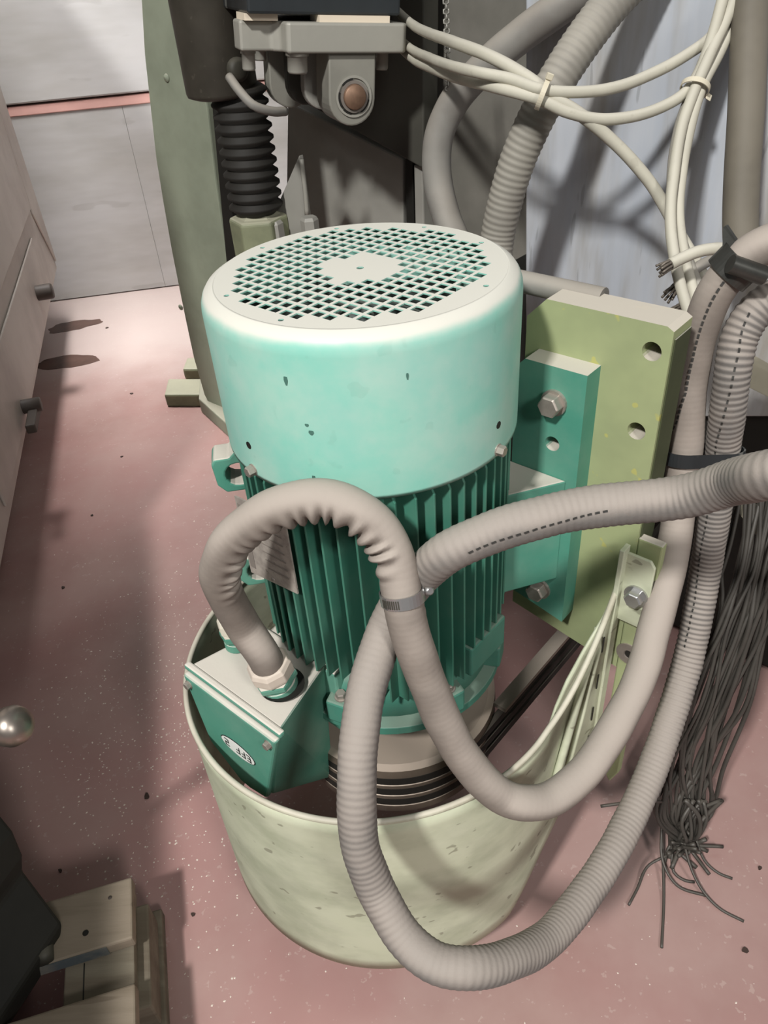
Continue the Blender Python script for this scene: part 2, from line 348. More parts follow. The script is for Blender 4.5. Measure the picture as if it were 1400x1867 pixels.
vin += [Vector((.1358 * cos(2 * pi * k / n0), .1358 * sin(2 * pi * k / n0))) for k in range(n0)]
edges = [(k, (k + 1) % n0) for k in range(n0)]
holes = []
v2, u2 = Vector((cos(AX), sin(AX))), Vector((-sin(AX), cos(AX)))
for i in range(-11, 12):
    for j in range(-11, 12):
        a, b = (i + .35) * P, (j + .2) * P; r = math.hypot(a, b)
        if r > .1185 or r < .0365: continue
        k = len(vin); holes.append(v2 * a + u2 * b)
        for da, db in ((-H, -H), (H, -H), (H, H), (-H, H)): vin.append(v2 * (a + da) + u2 * (b + db))
        edges += [(k, k + 1), (k + 1, k + 2), (k + 2, k + 3), (k + 3, k)]
extra = [(0, 0, .0036)] + [(.127 * cos(R(a)), .127 * sin(R(a)), .0026) for a in (-122, -33, 57, 140, -160, 20, 100)]
for x, y, r in extra:
    k = len(vin); vin += [Vector((x + r * cos(q * pi / 5), y + r * sin(q * pi / 5))) for q in range(10)]
    edges += [(k + q, k + (q + 1) % 10) for q in range(10)]
vo, eo, fo, *_ = delaunay_2d_cdt(vin, edges, [], 0, 1e-6)
keep = []
for f in fo:
    c = sum((vo[i] for i in f), Vector((0, 0))) / len(f)
    if c.length > .136: continue
    if any(abs((c - h).dot(v2)) < H and abs((c - h).dot(u2)) < H for h in holes): continue
    if any((c.x - x) ** 2 + (c.y - y) ** 2 < r * r for x, y, r in extra): continue
    keep.append(f)
gr = MB().add([(v.x, v.y, TOP) for v in vo], [tuple(f) for f in keep])
grille = gr.build('grille', mint, mo); md = grille.modifiers.new('thick', 'SOLIDIFY'); md.thickness = .0012; md.offset = -1
# fan under the grille
fanb = MB().lathe([(.03, .84), (.03, .905), (.0, .905)], (0, 0, 0), seg=24)
fanb.lathe([(.135, .838), (.135, .842)], (0, 0, 0), seg=40, smooth=False)
for k in range(9):
    a = 2 * pi * k / 9; d = Vector((cos(a), sin(a), 0)); t = Vector((-sin(a), cos(a), 0))
    fanb.prism([d * .028 - t * .0012 + ZZ * .842, d * .128 - t * .0012 + ZZ * .842, d * .128 - t * .0012 + ZZ * .895, d * .028 - t * .0012 + ZZ * .905], t * .0024)
fanb.build('fan', mat('fan_grey', (58, 66, 62), .6, dust=.4, dcol=(110, 112, 104)), mo)
# screws round the lower edge of the cover, and the punched dimple holes above them
for a in (-140.5, -39.3, 40, 140):
    d = Vector((cos(R(a)), sin(R(a)), 0))
    MB().hexbolt(d * (CR - .001) + ZZ * .7795, d, .0095, .009, 1.15).build('screw', zinc, mo)
    MB().lathe([(.0037, 0), (.0037, .0016), (0, .0016)], d * (CR - .0012) + ZZ * .8065, d, 14, False).build('hole', black_m, cover)
# paint chips on the cover
def oncyl(x, y, z): 
    return Vector((x, y, z))
for (x, y, z, sx, sz) in [(*(-0.0462,-0.0915,0.8890), .0018, .0042), (*(-0.0426,-0.1147,0.8416), .0024, .0022), (*(-0.0433,-0.1094,0.8486), .0018, .0014), (*(-0.0526,-0.1316,0.7941), .0016, .003), (*(0.0207,-0.0965,0.8907), .001, .003)]:
    a = math.atan2(y, x); d = Vector((cos(a), sin(a), 0)); t = Vector((-sin(a), cos(a), 0)); c = d * (CR + .0001) + ZZ * z
    MB().prism([c + t * sx * cos(q) + ZZ * sz * sin(q) * (1 + .3 * sin(3 * q)) for q in [k * pi / 5 for k in range(10)]], d * .0004).build('paint_chip', mat('chip_dark', (70, 110, 98), .7) if 'chip_dark' not in MATS else MATS['chip_dark'], cover)
# stator body and cooling fins in four groups
body = MB().lathe([(.1, .46), (.112, .47), (.112, .86), (.1, .87)], (0, 0, 0), seg=48)
body.build('stator_body', teal_fin_shade, mo)
RF = .1445
ft = .0027
def fin(cv, ax, tng, z0, z1, base=.100):
    """fin at offset cv along tng, pointing along ax"""
    tip = math.sqrt(max(RF * RF - cv * cv, 0)); b0 = math.sqrt(max(base * base - cv * cv, 0)) if abs(cv) < base else 0.03
    c = tng * (cv - ft / 2); mb = MB()
    mb.prism([c + ax * b0 + ZZ * z0, c + ax * tip + ZZ * z0, c + ax * tip + ZZ * (z1 - .028), c + ax * (tip - .010) + ZZ * (z1 - .008), c + ax * (tip - .010) + ZZ * z1, c + ax * b0 + ZZ * z1], tng * ft)
    return mb
offs = [k * .0158 for k in range(-6, 7)]
for ax, tng in ((-UU, VV), (VV, UU), (-VV, UU), (UU, VV)):
    for cv in offs:
        z0 = .485
        if ax == -UU and -.10 < cv < .06: z0 = .515
        if ax == VV and cv > -.02: z0 = .525
        if ax == UU and abs(cv) > .06: continue
        fin(cv, ax, tng, z0, .79).build('fin', teal_fin_shade, mo, .0006, 1)
# end shield at the drive end, its ring and corner lugs
MB().lathe([(.085, .43), (.118, .43), (.128, .44), (.128, .475), (.118, .492), (.1, .492)], (0, 0, 0), seg=48).build('end_shield', teal_low, mo)
MB().lathe([(.142, .424), (.142, .436), (.12, .44), (.12, .424)], (0, 0, 0), seg=56, smooth=False, close=True).build('shield_ring', teal_low, mo, .001)
for a in (-20, -62, -118, 25, 70, 160, 200):
    d = Vector((cos(R(a)), sin(R(a)), 0)); t = Vector((-sin(R(a)), cos(R(a)), 0))
    lg = MB().prism([d * .10 - t * .019 + ZZ * .436, d * .146 - t * .015 + ZZ * .436, d * .146 + t * .015 + ZZ * .436, d * .10 + t * .019 + ZZ * .436], ZZ * .034).build('lug', teal_low, mo, .003)
    MB().hexbolt(d * .134 + ZZ * .470, ZZ, .011, .009).build('bolt', steel, lg)
# drive-end box brackets under the right hand fins
MB().prism([F(.06, -.02, .478), F(.142, -.02, .478), F(.142, .05, .478), F(.06, .05, .478)], ZZ * .046).build('shield_bracket', teal_low, mo, .003)
# lifting lugs on the left side
for z, h in ((.735, .042), (.60, .04)):
    d = Vector((cos(R(187)), sin(R(187)), 0)); t = Vector((-sin(R(187)), cos(R(187)), 0)); mb = MB()
    c = d * .142 + ZZ * z; n = 10; outer = []; 
    outer = [c - d * .01 - t * 0, ]
    pl = [c + ZZ * (h / 2 + .018) - d * .006, c + ZZ * h / 2 + d * .012, c + ZZ * h / 2 + d * .027, c + ZZ * (h / 2 - .006) + d * .031, c - ZZ * (h / 2 - .010) + d * .029, c - ZZ * h / 2 + d * .021, c - ZZ * h / 2 - d * .006]
    pl += [c - ZZ * .013 - d * .006] + [c + d * .006 + (d * sin(q) - ZZ * cos(q)) * .013 for q in [k * pi / 8 for k in range(9)]] + [c + ZZ * .013 - d * .006]
    mb.prism([p - t * .016 for p in pl], t * .032).build('lifting_lug', teal, mo, .002)
# nameplate riveted to the fins
npl = MB().prism([F(-.072, -.1395, .617), F(.010, -.1445, .633), F(.010, -.1445, .722), F(.003, -.1445, .730), F(-.072, -.1395, .722)], -UU * .0018).build('nameplate', np_m, mo)
npl['label'] = 'worn grey nameplate riveted to the fins'
for k in range(6):
    MB().prism([F(-.045 + .002 * k, -.1436, .70 - k * .011), F(.000, -.1462, .704 - k * .011), F(.000, -.1462, .7025 - k * .011), F(-.045 + .002 * k, -.1436, .6985 - k * .011)], -UU * .0003).build('print_line', np_dk, npl)
MB().prism([F(-.069, -.1417, .628), F(-.060, -.1423, .629), F(-.060, -.1423, .715), F(-.069, -.1417, .715)], -UU * .0003).build('print_band', np_dk, npl)
MB().lathe([(.003, 0), (.0025, .001), (0, .0015)], F(-.030, -.1440, .630), -UU, 10).build('rivet', zinc, npl)

# foot: pad, web and bolts to the plate
UP = .158                                                            # plane where the pad meets the plate
pad = drilled([(.092, .486), (.175, .468), (.175, .812), (.103, .812), (.092, .80)], [(.142, .721, .0088)], .028, UP - .028).build('foot_pad', teal, mo)
MB().prism([F(.085, UP - .028, .535), F(.163, UP - .028, .535), F(.10, .03, .535), F(.04, .03, .535)], ZZ * .145).build('foot_web', teal, mo, .002)
MB().prism([F(-.085, UP - .028, .515), F(-.163, UP - .028, .515), F(-.10, .03, .515), F(-.04, .03, .515)], ZZ * .165).build('foot_web', teal, mo, .002)
MB().prism([F(-.103, UP, .49), F(-.175, UP, .48), F(-.175, UP, .812), F(-.103, UP, .812)], -UU * .028).build('foot_pad', teal, mo, .003)
for z in (.772, .508):
    b = MB().hexbolt(F(.141, UP - .028, z), -UU, .022, .016, 1.2).build('bolt', zinc, pad, .0008)

# terminal box
bx0, bx1, bz0, bz1, bu0, bu1 = -.104, .046, .352, .522, -.228, -.128
tb = MB()
def boxpoly(u, gv=0., gz=0.):
    return [F(bx0 + gv, u, bz1 - gz), F(bx1 - gv, u, bz1 - gz), F(bx1 - .047 - gv, u, bz0 + gz + .008), F(bx1 - .075, u, bz0 + gz), F(bx0 + .058, u, bz0 + gz), F(bx0 + .014 + gv, u, bz0 + .050)]
backp = [F(-.088, bu1, bz1 - .010), F(.014, bu1, bz1 - .010), F(-.006, bu1, .275), F(-.025, bu1, .262), F(-.060, bu1, .275), F(-.090, bu1, .32)]
tb.add(boxpoly(bu0) + backp, [tuple(range(6))[::-1], tuple(range(6, 12))] + [(k, (k + 1) % 6, 6 + (k + 1) % 6, 6 + k) for k in range(6)])
tbox = tb.build('terminal_box', teal_box, mo, .004, 3)
lid = MB().prism(boxpoly(bu0 - .0015, -.003, .008), -UU * .010).build('terminal_lid', teal_box, mo, .004, 3)
MB().prism([F(bx0 - .004, bu0 + .002, bz1 - .0055), F(bx1 + .006, bu0 + .002, bz1 - .0055), F(bx1 + .006, bu0 + .002, bz1 + .0025), F(bx0 - .004, bu0 + .002, bz1 + .0025)], -UU * .0085).build('lid_flange', teal_box, lid, .0025, 2)
for v in (bx0 + .006, bx1 - .010):
    MB().hexbolt(F(v, bu0 - .011, bz1 - .020), -UU, .0085, .006, 1.2).build('screw', zinc, lid)
# neck between box and motor
MB().box((-.085, -.130, .40), (.03, -.10, .505), F).build('box_neck', teal_box, mo, .003)
# the oval rating sticker, upside down as the motor hangs
stc = F(-.030, bu0 - .0118, .437)
stk = MB().prism([stc + VV * .030 * cos(q) + ZZ * .0135 * sin(q) for q in [k * pi / 18 for k in range(36)]], -UU * .0004).build('sticker_border', label_k, lid)
stk2 = MB().prism([stc - UU * .0003 + VV * .0286 * cos(q) + ZZ * .0123 * sin(q) for q in [k * pi / 18 for k in range(36)]], -UU * .0004).build('oval_sticker', label_w, lid)
stk2['label'] = 'white oval sticker reading EFF 2, upside down'
G = {'E': ['111', '100', '110', '100', '111'], 'F': ['111', '100', '110', '100', '100'], '2': ['111', '001', '111', '100', '111']}
def glyph(ch, c, w, h):
    s = .0018; mb = MB()
    def bar(x0, y0, x1, y1):    # upright glyph space, rotated half a turn in the lid plane
        mb.add([c - UU * .0004 - VV * x - ZZ * y for x, y in ((x0, y0), (x1, y0), (x1, y1), (x0, y1))] + [c - UU * .0009 - VV * x - ZZ * y for x, y in ((x0, y0), (x1, y0), (x1, y1), (x0, y1))],
               [(0, 1, 2, 3), (7, 6, 5, 4), (0, 4, 5, 1), (1, 5, 6, 2), (2, 6, 7, 3), (3, 7, 4, 0)])
    if ch == 'E':
        bar(-w / 2, -h / 2, -w / 2 + s, h / 2); bar(-w / 2, h / 2 - s, w / 2, h / 2); bar(-w / 2, -s / 2, w * .35, s / 2); bar(-w / 2, -h / 2, w / 2, -h / 2 + s)
    if ch == 'F':
        bar(-w / 2, -h / 2, -w / 2 + s, h / 2); bar(-w / 2, h / 2 - s, w / 2, h / 2); bar(-w / 2, -s / 2, w * .35, s / 2)
    if ch == '2':
        bar(-w / 2, h / 2 - s, w / 2, h / 2); bar(w / 2 - s, 0, w / 2, h / 2); bar(-w / 2, -s / 2, w / 2, s / 2); bar(-w / 2, -h / 2, -w / 2 + s, 0); bar(-w / 2, -h / 2, w / 2, -h / 2 + s)
    return mb
for ch, dv in (('E', .0195), ('F', .0098), ('F', .0005), ('2', -.0185)):
    glyph(ch, stc + VV * dv, .0074, .0128).build('letter', label_k, lid)
# cable glands
def gland(c, ax, r, m2, name='cable_gland'):
    ax = Vector(ax).normalized(); g = MB().lathe([(r * 1.0, -.004), (r * 1.0, .006), (r * .92, .007), (r * .92, .012)], c, ax, 24)
    g.lathe([(r * 1.18, .0115), (r * 1.22, .0135), (r * 1.22, .0185), (r * 1.18, .0205)], c, ax, 6, False)
    o = g.build(name, teal_box, mo, .0008)
    n = MB().lathe([(r * .98, .0205), (r * .98, .024)], c, ax, 24); n.lathe([(r * 1.16, .0235), (r * 1.18, .026), (r * 1.18, .036), (r * 1.06, .041), (r * .86, .042)], c, ax, 8, False)
    n.build('gland_nut', m2, o, .001); return o
gA = Vector(F(-.000, -.186, .5225)); gAx = Vector((-.16, -.10, 1)).normalized()
gland(gA, gAx, .021, mat('dusty_gland_nut', (196, 184, 170), .6, vscale=30, var=.1))
MB().lathe([(.0252, 0), (.0252, .0006), (0, .0006)], F(.003, -.184, .522), ZZ, 28, False).build('hole', black_m, tbox)
gland(F(-.086, -.172, .5225), ZZ, .0150, mat('pale_gland_cap', (214, 208, 190), .6, vscale=30, var=.1))
# drive pulley on the shaft, belts
MB().lathe([(.045, .33), (.045, .44)], (0, 0, 0), seg=28).build('shaft', dark_iron, mo)
pul = MB().lathe([(.03, .352), (.062, .352), (.066, .346), (.128, .346), (.137, .343), (.138, .330), (.124, .322), (.138, .314), (.138, .308), (.124, .300), (.138, .292), (.138, .286), (.124, .278), (.138, .27), (.138, .258), (.06, .25)], (0, 0, 0), seg=72, smooth=False).build('drive_pulley', mat('pulley_iron', (112, 100, 88), .5, .3, vscale=8, dust=.8, dcol=(168, 154, 140), lo=.5, hi=.95), mo)
pul['label'] = 'dark grooved belt pulley with a dusty top'
def belt(z, g):
    # belt running round the motor pulley and off into the machine
    rb = .1335; n = 40; big = Vector(F(0, .78, 0)); mb = MB()
    path = [F(-rb, .64, z)] + [F(rb * cos(a), rb * sin(a), z) for a in [pi + pi * k / n for k in range(n + 1)]] + [F(rb, .64, z)]
    path = [Vector(p) for p in path]; w = .0065; vs = []; fs = []
    for i, p in enumerate(path):
        a = path[max(i - 1, 0)]; b = path[min(i + 1, len(path) - 1)]; t = (b - a).normalized(); nr = Vector((t.y, -t.x, 0))
        for dx, dz in ((-.006, -w * .7), (.004, -w), (.004, w), (-.006, w * .7)): vs.append(p + nr * dx + ZZ * dz)
    for i in range(len(path) - 1):
        for k in range(4): fs.append((i * 4 + k, i * 4 + (k + 1) % 4, i * 4 + 4 + (k + 1) % 4, i * 4 + 4 + k))
    mb.add(vs, fs + [(3, 2, 1, 0), tuple(range(len(vs) - 4, len(vs)))])
    return props(mb.build('drive_belt', rubber), ['topmost black drive belt running from the motor pulley', 'middle black drive belt running from the motor pulley', 'lowest black drive belt running from the motor pulley'][g], 'belt', 'drive belts on the motor pulley')
for i, z in enumerate((.322, .300, .278)): belt(z, i)
props(MB().box((.124, .058, .336), (.143, .27, .343), F).build('flat_rail', mat('rail_grey', (150, 140, 128), .5, .3, var=.2)), 'pale flat steel rail beside the drive belts inside the guard', 'rail')

#==================================================================== GUARD (round-nosed belt guard)
gd = thing('belt_guard', 'pale grey-green round sheet metal guard open on top around the motor drive', 'guard', (0, 0, 0))
def guard_plan(n=64):
    pts = []
    for k in range(n + 1):
        a = pi + pi * k / n; pts.append((-.008 + .243 * cos(a), -.02 + .25 * sin(a)))
    return pts
def rim_z(v, u):
    z = .432
    if v > 0 and u > -.02: z += .30 * max(0, (u + .02)) ** 1.0 * .55 + 4.6 * max(0, u - .02) ** 2 * 1.4
    return z
plan = [(-.251, u) for u in (.15, .12, .09, .06, .03, .0)] + guard_plan() + [(.235, u) for u in (.0, .03, .06, .09, .12, .15)]
def zlow(v, u):
    if v > 0 and u > -.06: return .085 + .9 * (u + .06)
    return .085
vs = []; fs = []; NZ = 14
for v, u in plan:
    zt = rim_z(v, u); zb = zlow(v, u)
    for k in range(NZ + 1):
        f = k / NZ; q = F(v, u, zb + (zt - zb) * f)
        bulge = 0
        if v > .2 and u > .0: bulge = -.012 * sin(min(1, u / .13) * pi) * f       # creased side panel
        vs.append(q + VV * bulge)
for i in range(len(plan) - 1):
    for k in range(NZ): fs.append((i * (NZ + 1) + k, i * (NZ + 1) + NZ + 1 + k, (i + 1) * (NZ + 1) + k + 1, i * (NZ + 1) + k + 1))
gs = MB().add(vs, fs, True).build('guard_sheet', guard_m, gd); md = gs.modifiers.new('thick', 'SOLIDIFY'); md.thickness = .003; md.offset = 0
rimpts = [F(v, u, rim_z(v, u)) for v, u in plan[2:]]
rm = sweep(rimpts, .0036, .006, 10); build_sweep(rm, 'rim_bead', mat('rim_paint', (186, 184, 164), .6, col2=(160, 156, 136), vscale=26, dust=.5, dcol=(205, 196, 182)), gd)
# creases pressed in the right side panel
for (a, b, w) in ((F(.238, .006, .25), F(.229, .118, .50), .007), (F(.238, .05, .245), F(.231, .135, .52), .005)):
    mb = MB(); tube(mb, [a, (Vector(a) + Vector(b)) / 2 + VV * .001, b], w * .7, .01, 10); mb.build('pressed_rib', guard_m, gd)
# end flange against the plate and its slots
fl_ = MB().prism([F(.233, .150, .24), F(.239, .150, .24), F(.239, .150, .612), F(.233, .150, .612)], -UU * .016).build('end_flange', guard_m, gd, .001)
tab = MB().prism([F(.237, .149, .50), F(.272, .149, .50), F(.272, .149, .595), F(.266, .149, .603), F(.237, .149, .603)], -UU * .004).build('flange_tab', guard_m, gd, .001)
MB().hexbolt(F(.257, .145, .548), -UU, .019, .013, 1.35).build('bolt', bright_steel, tab, .0006)
for z in (.475, .408, .345, .285):
    MB().box((.2365, .118, z - .013), (.2376, .1205, z + .013), F).build('slot', black_m, gd)

#==================================================================== MOUNTING PLATE
mp_ = thing('mounting_plate', 'yellow-green steel mounting plate with drilled holes behind the motor foot', 'plate', F(.165, UP + .02, .43))
h1, h2 = (0.2248,0.1580,0.8399), (0.2219,0.1580,0.7502)
face = drilled([(.086, .432), (.243, .405), (.243, .864), (.236, .868), (.108, .868), (.086, .845)], [(h1[0], h1[2], .0098), (h2[0], h2[2], .0098)], .042, UP).build('plate_body', plate_green, mp_)
MB().prism([F(.09, UP + .0425, .45), F(.24, UP + .0425, .45), F(.24, UP + .0425, .86), F(.09, UP + .0425, .86)], UU * .004).build('backing_plate', plate_edge_shade, mp_)
MB().prism([F(.2434, UP + .004, .41), F(.2434, UP + .004, .855), F(.2434, UP + .040, .855), F(.2434, UP + .040, .41)], VV * .0012).build('edge_shade_band', plate_edge_shade, mp_)  # dark strip painting shade onto the side edge of the plate
strip = MB().prism([F(.243, UP, .20), F(.262, UP, .17), F(.272, UP, .20), F(.272, UP, .618), F(.243, UP, .618)], UU * .012).build('plate_strip', plate_green, mp_, .002)
MB().lathe([(.0165, 0), (.0165, .002), (.0065, .002), (.0065, .0005), (0, .0005)], F((0.2566,0.1580,0.4382)[0], UP, (0.2566,0.1580,0.4382)[2]), -UU, 24, False).build('washer', steel, strip)
MB().lathe([(.006, .0006), (.006, .0012), (0, .0012)], F((0.2572,0.1580,0.4395)[0], UP, (0.2566,0.1580,0.4382)[2]), -UU, 16, False).build('hole', black_m, strip)
# pipe stub showing behind the fan cover
props(MB().lathe([(.012, 0), (.012, .12)], F(.03, .20, .862), VV, 16).build('pipe_stub', hose_dk), 'short grey pipe between the fan cover and the mounting plate', 'pipe')

#==================================================================== MACHINE BEHIND
pn = MB().prism([(0.2595,0.6331,1.3197), (0.6044,0.3115,1.2617), (0.7569,0.1693,0.6046), (0.2961,0.5990,0.4001)], UU * .03)
panel_m = mat('galvanised_streaked_panel', (178, 184, 192), .5, .1, col2=(146, 140, 128), vscale=4.5, bump=.05, bscale=30, film=.5, dcol=(196, 198, 200), specks=.35, scol=(112, 112, 110), sscale=20., stretch=(2.6, 2.6, .45))
props(pn.build('galvanised_partition', panel_m, None, .003), 'blue-grey streaked galvanised partition behind the hoses at right', 'partition')
hs = thing('press_column', 'dark grey press column behind the motor with a sloping arm plate', 'column', F(-.3, .8, 0))
MB().prism([(-0.1375,1.2220,0.8893), (0.1018,0.9989,0.8001), (0.0917,1.0083,0.5802), (-0.1991,1.2795,0.5105)], UU * .05).build('column_front', arm_grey, hs, .004)
MB().prism([(-0.0570,1.1880,1.4731), (0.3339,0.8235,1.3947), (0.3759,0.7843,0.4961), (-0.2208,1.3407,0.3045)], UU * .4).build('column_core', mat('mid_grey_machine_paint', (112, 110, 102), .55, vscale=4, var=.25, film=.1), hs, .006)
MB().prism([(-0.1066,1.1318,1.2511), (0.1486,0.8937,1.2265), (0.1356,0.9059,0.7996), (-0.1350,1.1582,0.9168)], UU * .045).build('arm_plate', arm_dark, hs, .003)
MB().prism([(0.1043,0.9829,0.8034), (0.1191,0.9692,0.8052), (0.1157,0.9723,0.6028), (0.0997,0.9872,0.5991)], UU * .05).build('corner_strip', black_m, hs, .002)
MB().prism([(0.1194,0.9483,0.7994), (0.1358,0.9331,0.7985), (0.1344,0.9344,0.6141), (0.1167,0.9509,0.6100)], UU * .05).build('edge_bar', arm_grey, hs, .003)
MB().prism([(-0.1059,0.9191,0.8398), (-0.1942,1.0015,0.6892), (-0.2230,1.0283,0.6112), (-0.1129,0.9256,0.6369), (-0.1042,0.9176,0.7233)], UU * .012).build('gusset', arm_grey, hs, .002)
mb = MB(); tube(mb, [(-0.1020,0.9114,0.8342), (-0.1016,0.9110,0.7782), (-0.1035,0.9128,0.7279)], .005, .01, 8); mb.build('weld_bead', flange_m, hs)
MB().box((-.30, .66, .02), (.80, 1.2, .66), F).build('added_dark_box', black_m, hs, .006)  # black box added to darken the void and floor under the machine
for p, q in (((-0.1760,0.9298,0.7000), .02), ((-0.0969,0.8561,0.7223), .018)):
    MB().lathe([(q, -.02), (q, .012), (q * .8, .018), (0, .018)], p, (0, 0, 1), 6, False).build('nut', arm_grey, hs)

# hydraulic head: black block, flange, lugs, pin
HO = Vector((-0.0343,0.7430,1.0253)); _t, _q = R(18), R(-5.5)
H1 = (Vector((cos(_t), sin(_t), 0)) * cos(_q) + ZZ * sin(_q)); H2 = Vector((-sin(_t), cos(_t), 0)); H3 = H1.cross(H2)
def HF(a, b, c): return HO + H1 * a + H2 * b + H3 * c
hy = thing('hydraulic_head', 'grey bolted flange with clevis lugs and a pin under a black block', 'bracket', HO)
MB().box((-.118, .012, .0525), (.137, .24, .46), HF).build('cylinder_block', black_gl, hy, .004)
MB().prism([HF(-.126, .045, 0), HF(-.075, .045, 0), HF(-.062, .032, 0), HF(-.060, .004, 0), HF(-.054, 0, 0), HF(.140, 0, 0), HF(.148, .010, 0), HF(.150, .27, 0), HF(-.07, .27, 0), HF(-.075, .11, 0), HF(-.126, .095, 0)], H3 * .043).build('flange', flange_m, hy, .004, 3)
MB().box((-.120, .030, .043), (-.066, .09, .0525), HF).build('shim', shim_m, hy)
MB().box((-.004, .006, .043), (.116, .06, .0525), HF).build('shim', shim_m, hy)
for a, b, r in ((-.108, .075, .011), (-.038, .024, .0165), (.126, .065, .011), (-.05, .24, .011)):
    MB().lathe([(r * 1.15, .002), (r * 1.15, -.005), (r, -.005), (r, -.027), (r * .88, -.030), (0, -.030)], HF(a, b, 0), H3, 24, True).build('socket_bolt', flange_m, hy)
def lug(b0, th, a0, a1, zc, m, name='lug'):
    c = (a0 + a1) / 2; r = (a1 - a0) / 2
    poly = [HF(a0, b0, 0), HF(a0, b0, zc)] + [HF(c - r * cos(g), b0, zc - r * sin(g)) for g in [k * pi / 14 for k in range(1, 14)]] + [HF(a1, b0, zc), HF(a1, b0, 0)]
    return MB().prism(poly, H2 * th).build(name, m, hy, .003, 2)
lug(.012, .075, .012, .095, -.068, lug_m)
lug(.235, .045, -.036, .047, -.068, lug_m)
lug(.115, .026, -.002, .069, -.062, arm_grey, 'yoke'); lug(.175, .026, -.016, .055, -.062, arm_dark, 'yoke')
pc = HF(.0555, .012, -.064); HN = -H2
MB().lathe([(.0195, -.08), (.0195, .010), (.018, .012), (0, .012)], pc, HN, 36).build('pin', copper_pin, hy)
MB().lathe([(.0200, .0005), (.0245, .0005), (.0245, .006), (.0200, .006)], pc, HN, 36, False, True).build('pin_sleeve', steel, hy)
MB().lathe([(.0310, .0), (.0320, .003), (.028, .003), (.028, .0)], pc, HN, 36, False, True).build('counterbore_ring', flange_m, hy)
for a0, a1 in ((95, 140), (165, 215), (300, 350), (225, 260)):
    pts = [Vector(pc) + HN * .0022 + (H1 * cos(R(a)) + H3 * sin(R(a))) * r for r in (.0250, .0282) for a in (np.linspace(a0, a1, 8) if r < .027 else np.linspace(a1, a0, 8))]
    MB().prism(pts, HN * .0012).build('ring_slot', black_m, hy)
mb = MB(); tube(mb, [(-0.1948,0.7624,1.0011), (-0.1788,0.7365,0.9834), (-0.1573,0.7208,0.9624), (-0.1303,0.7357,0.9490), (-0.1100,0.7681,0.9422)], .0075, .008, 12)
props(mb.build('thin_hose', hose_dk), 'thin grey hose hanging from the dark cylinder below the flange', 'hose')

# dark cylinder with rubber bellows on a green pedestal
cy = thing('spring_leg', 'dark round cylinder with black ribbed bellows beside the green column', 'damper', F(-.80, .52, .6))
ct, cb = Vector((-0.2348,1.0826,1.1274)), Vector((-0.2389,0.9572,0.9607))
cax = (ct - cb).normalized(); cax = Vector((0, 0, 1)); cc = Vector((cb.x, cb.y, 0))
MB().lathe([(.052, .945), (.066, .950), (.068, .956), (.068, 1.6)], cc, cax, 40).build('cylinder_sleeve', mat('brown_black_sleeve', (70, 66, 58), .5, .2, vscale=9, var=.3, specks=.3, scol=(100, 94, 84)), cy)
MB().lathe([(.02, -.004), (.02, .006), (.012, .012), (0, .012)], cc + Vector((.042, -.056, .995)), (.6, -.8, 0), 18).build('port_boss', dark_iron, cy)
pf = []
for k in range(11):
    z = .735 + k * .021; pf += [(.046, z), (.0555, z + .007), (.0555, z + .011), (.046, z + .018)]
cc2 = cc + Vector((.03, -.0, 0))
MB().lathe([(.03, .72)] + pf + [(.03, .97)], cc2, ZZ, 40).build('bellows', rubber, cy)
MB().lathe([(.062, .0), (.062, .715), (.06, .722), (.048, .724), (.03, .735)], cc2, ZZ, 6, False).build('pedestal', foot_green, cy, .004)
MB().prism([(-0.2978,1.1802,0.9125), (-0.2761,1.1599,0.9193), (-0.3338,1.2137,0.2255), (-0.3754,1.2525,0.2093)], UU * .05).build('column_shadow_strip', black_m, cy, .002)  # black strip standing for the shadow right of the green column

# green bowed column with feet
gc = thing('green_column', 'tall dusty green bowed steel column behind the motor at left', 'column', F(-1.2, .72, 0))
cl = [(-0.4288,1.3570,1.1497), (-0.4445,1.3717,1.0904), (-0.4686,1.3941,0.9838), (-0.4866,1.4109,0.8671), (-0.5041,1.4272,0.7524), (-0.5134,1.4359,0.6430), (-0.5218,1.4437,0.5181), (-0.5281,1.4496,0.3507), (-0.5319,1.4531,0.1941), (-0.5237,1.4455,0.0672), (-0.4875,1.4117,-0.0147)]
crr = [(-0.3453,1.2791,0.0497), (-0.3486,1.2822,0.3088), (-0.3451,1.2790,0.5507), (-0.3368,1.2712,0.7244), (-0.3234,1.2587,0.8801), (-0.3234,1.2587,0.9046), (-0.3584,1.2913,0.9442), (-0.3560,1.2891,1.0891), (-0.3486,1.2822,1.1465)]
MB().prism(cl + crr, UU * .09).build('column_plate', col_green, gc, .004)
for p in ((-0.4176,1.3452,0.9392), (-0.5337,1.4535,0.3496)):
    MB().lathe([(.009, 0), (.008, .003), (0, .004)], p, -UU, 14).build('plug', col_green, gc)
MB().prism([(-0.6658,1.5127,0.0000), (-0.5027,1.4861,0.0000), (-0.5170,1.5998,0.0000), (-0.6731,1.6262,0.0000)], ZZ * .045).build('foot', foot_green, gc, .006)
MB().prism([(-0.6388,1.6997,0.0000), (-0.5272,1.6804,0.0000), (-0.5390,1.7739,0.0000), (-0.6380,1.7915,0.0000)], ZZ * .04).build('foot', foot_green, gc, .008)
MB().prism([(-0.5462,1.4577,0.0000), (-0.4357,1.2813,0.0000), (-0.3552,1.3005,0.0000), (-0.4304,1.5548,0.0000), (-0.5621,1.5959,0.0000)], ZZ * .05).build('base_block', col_green, gc, .004)

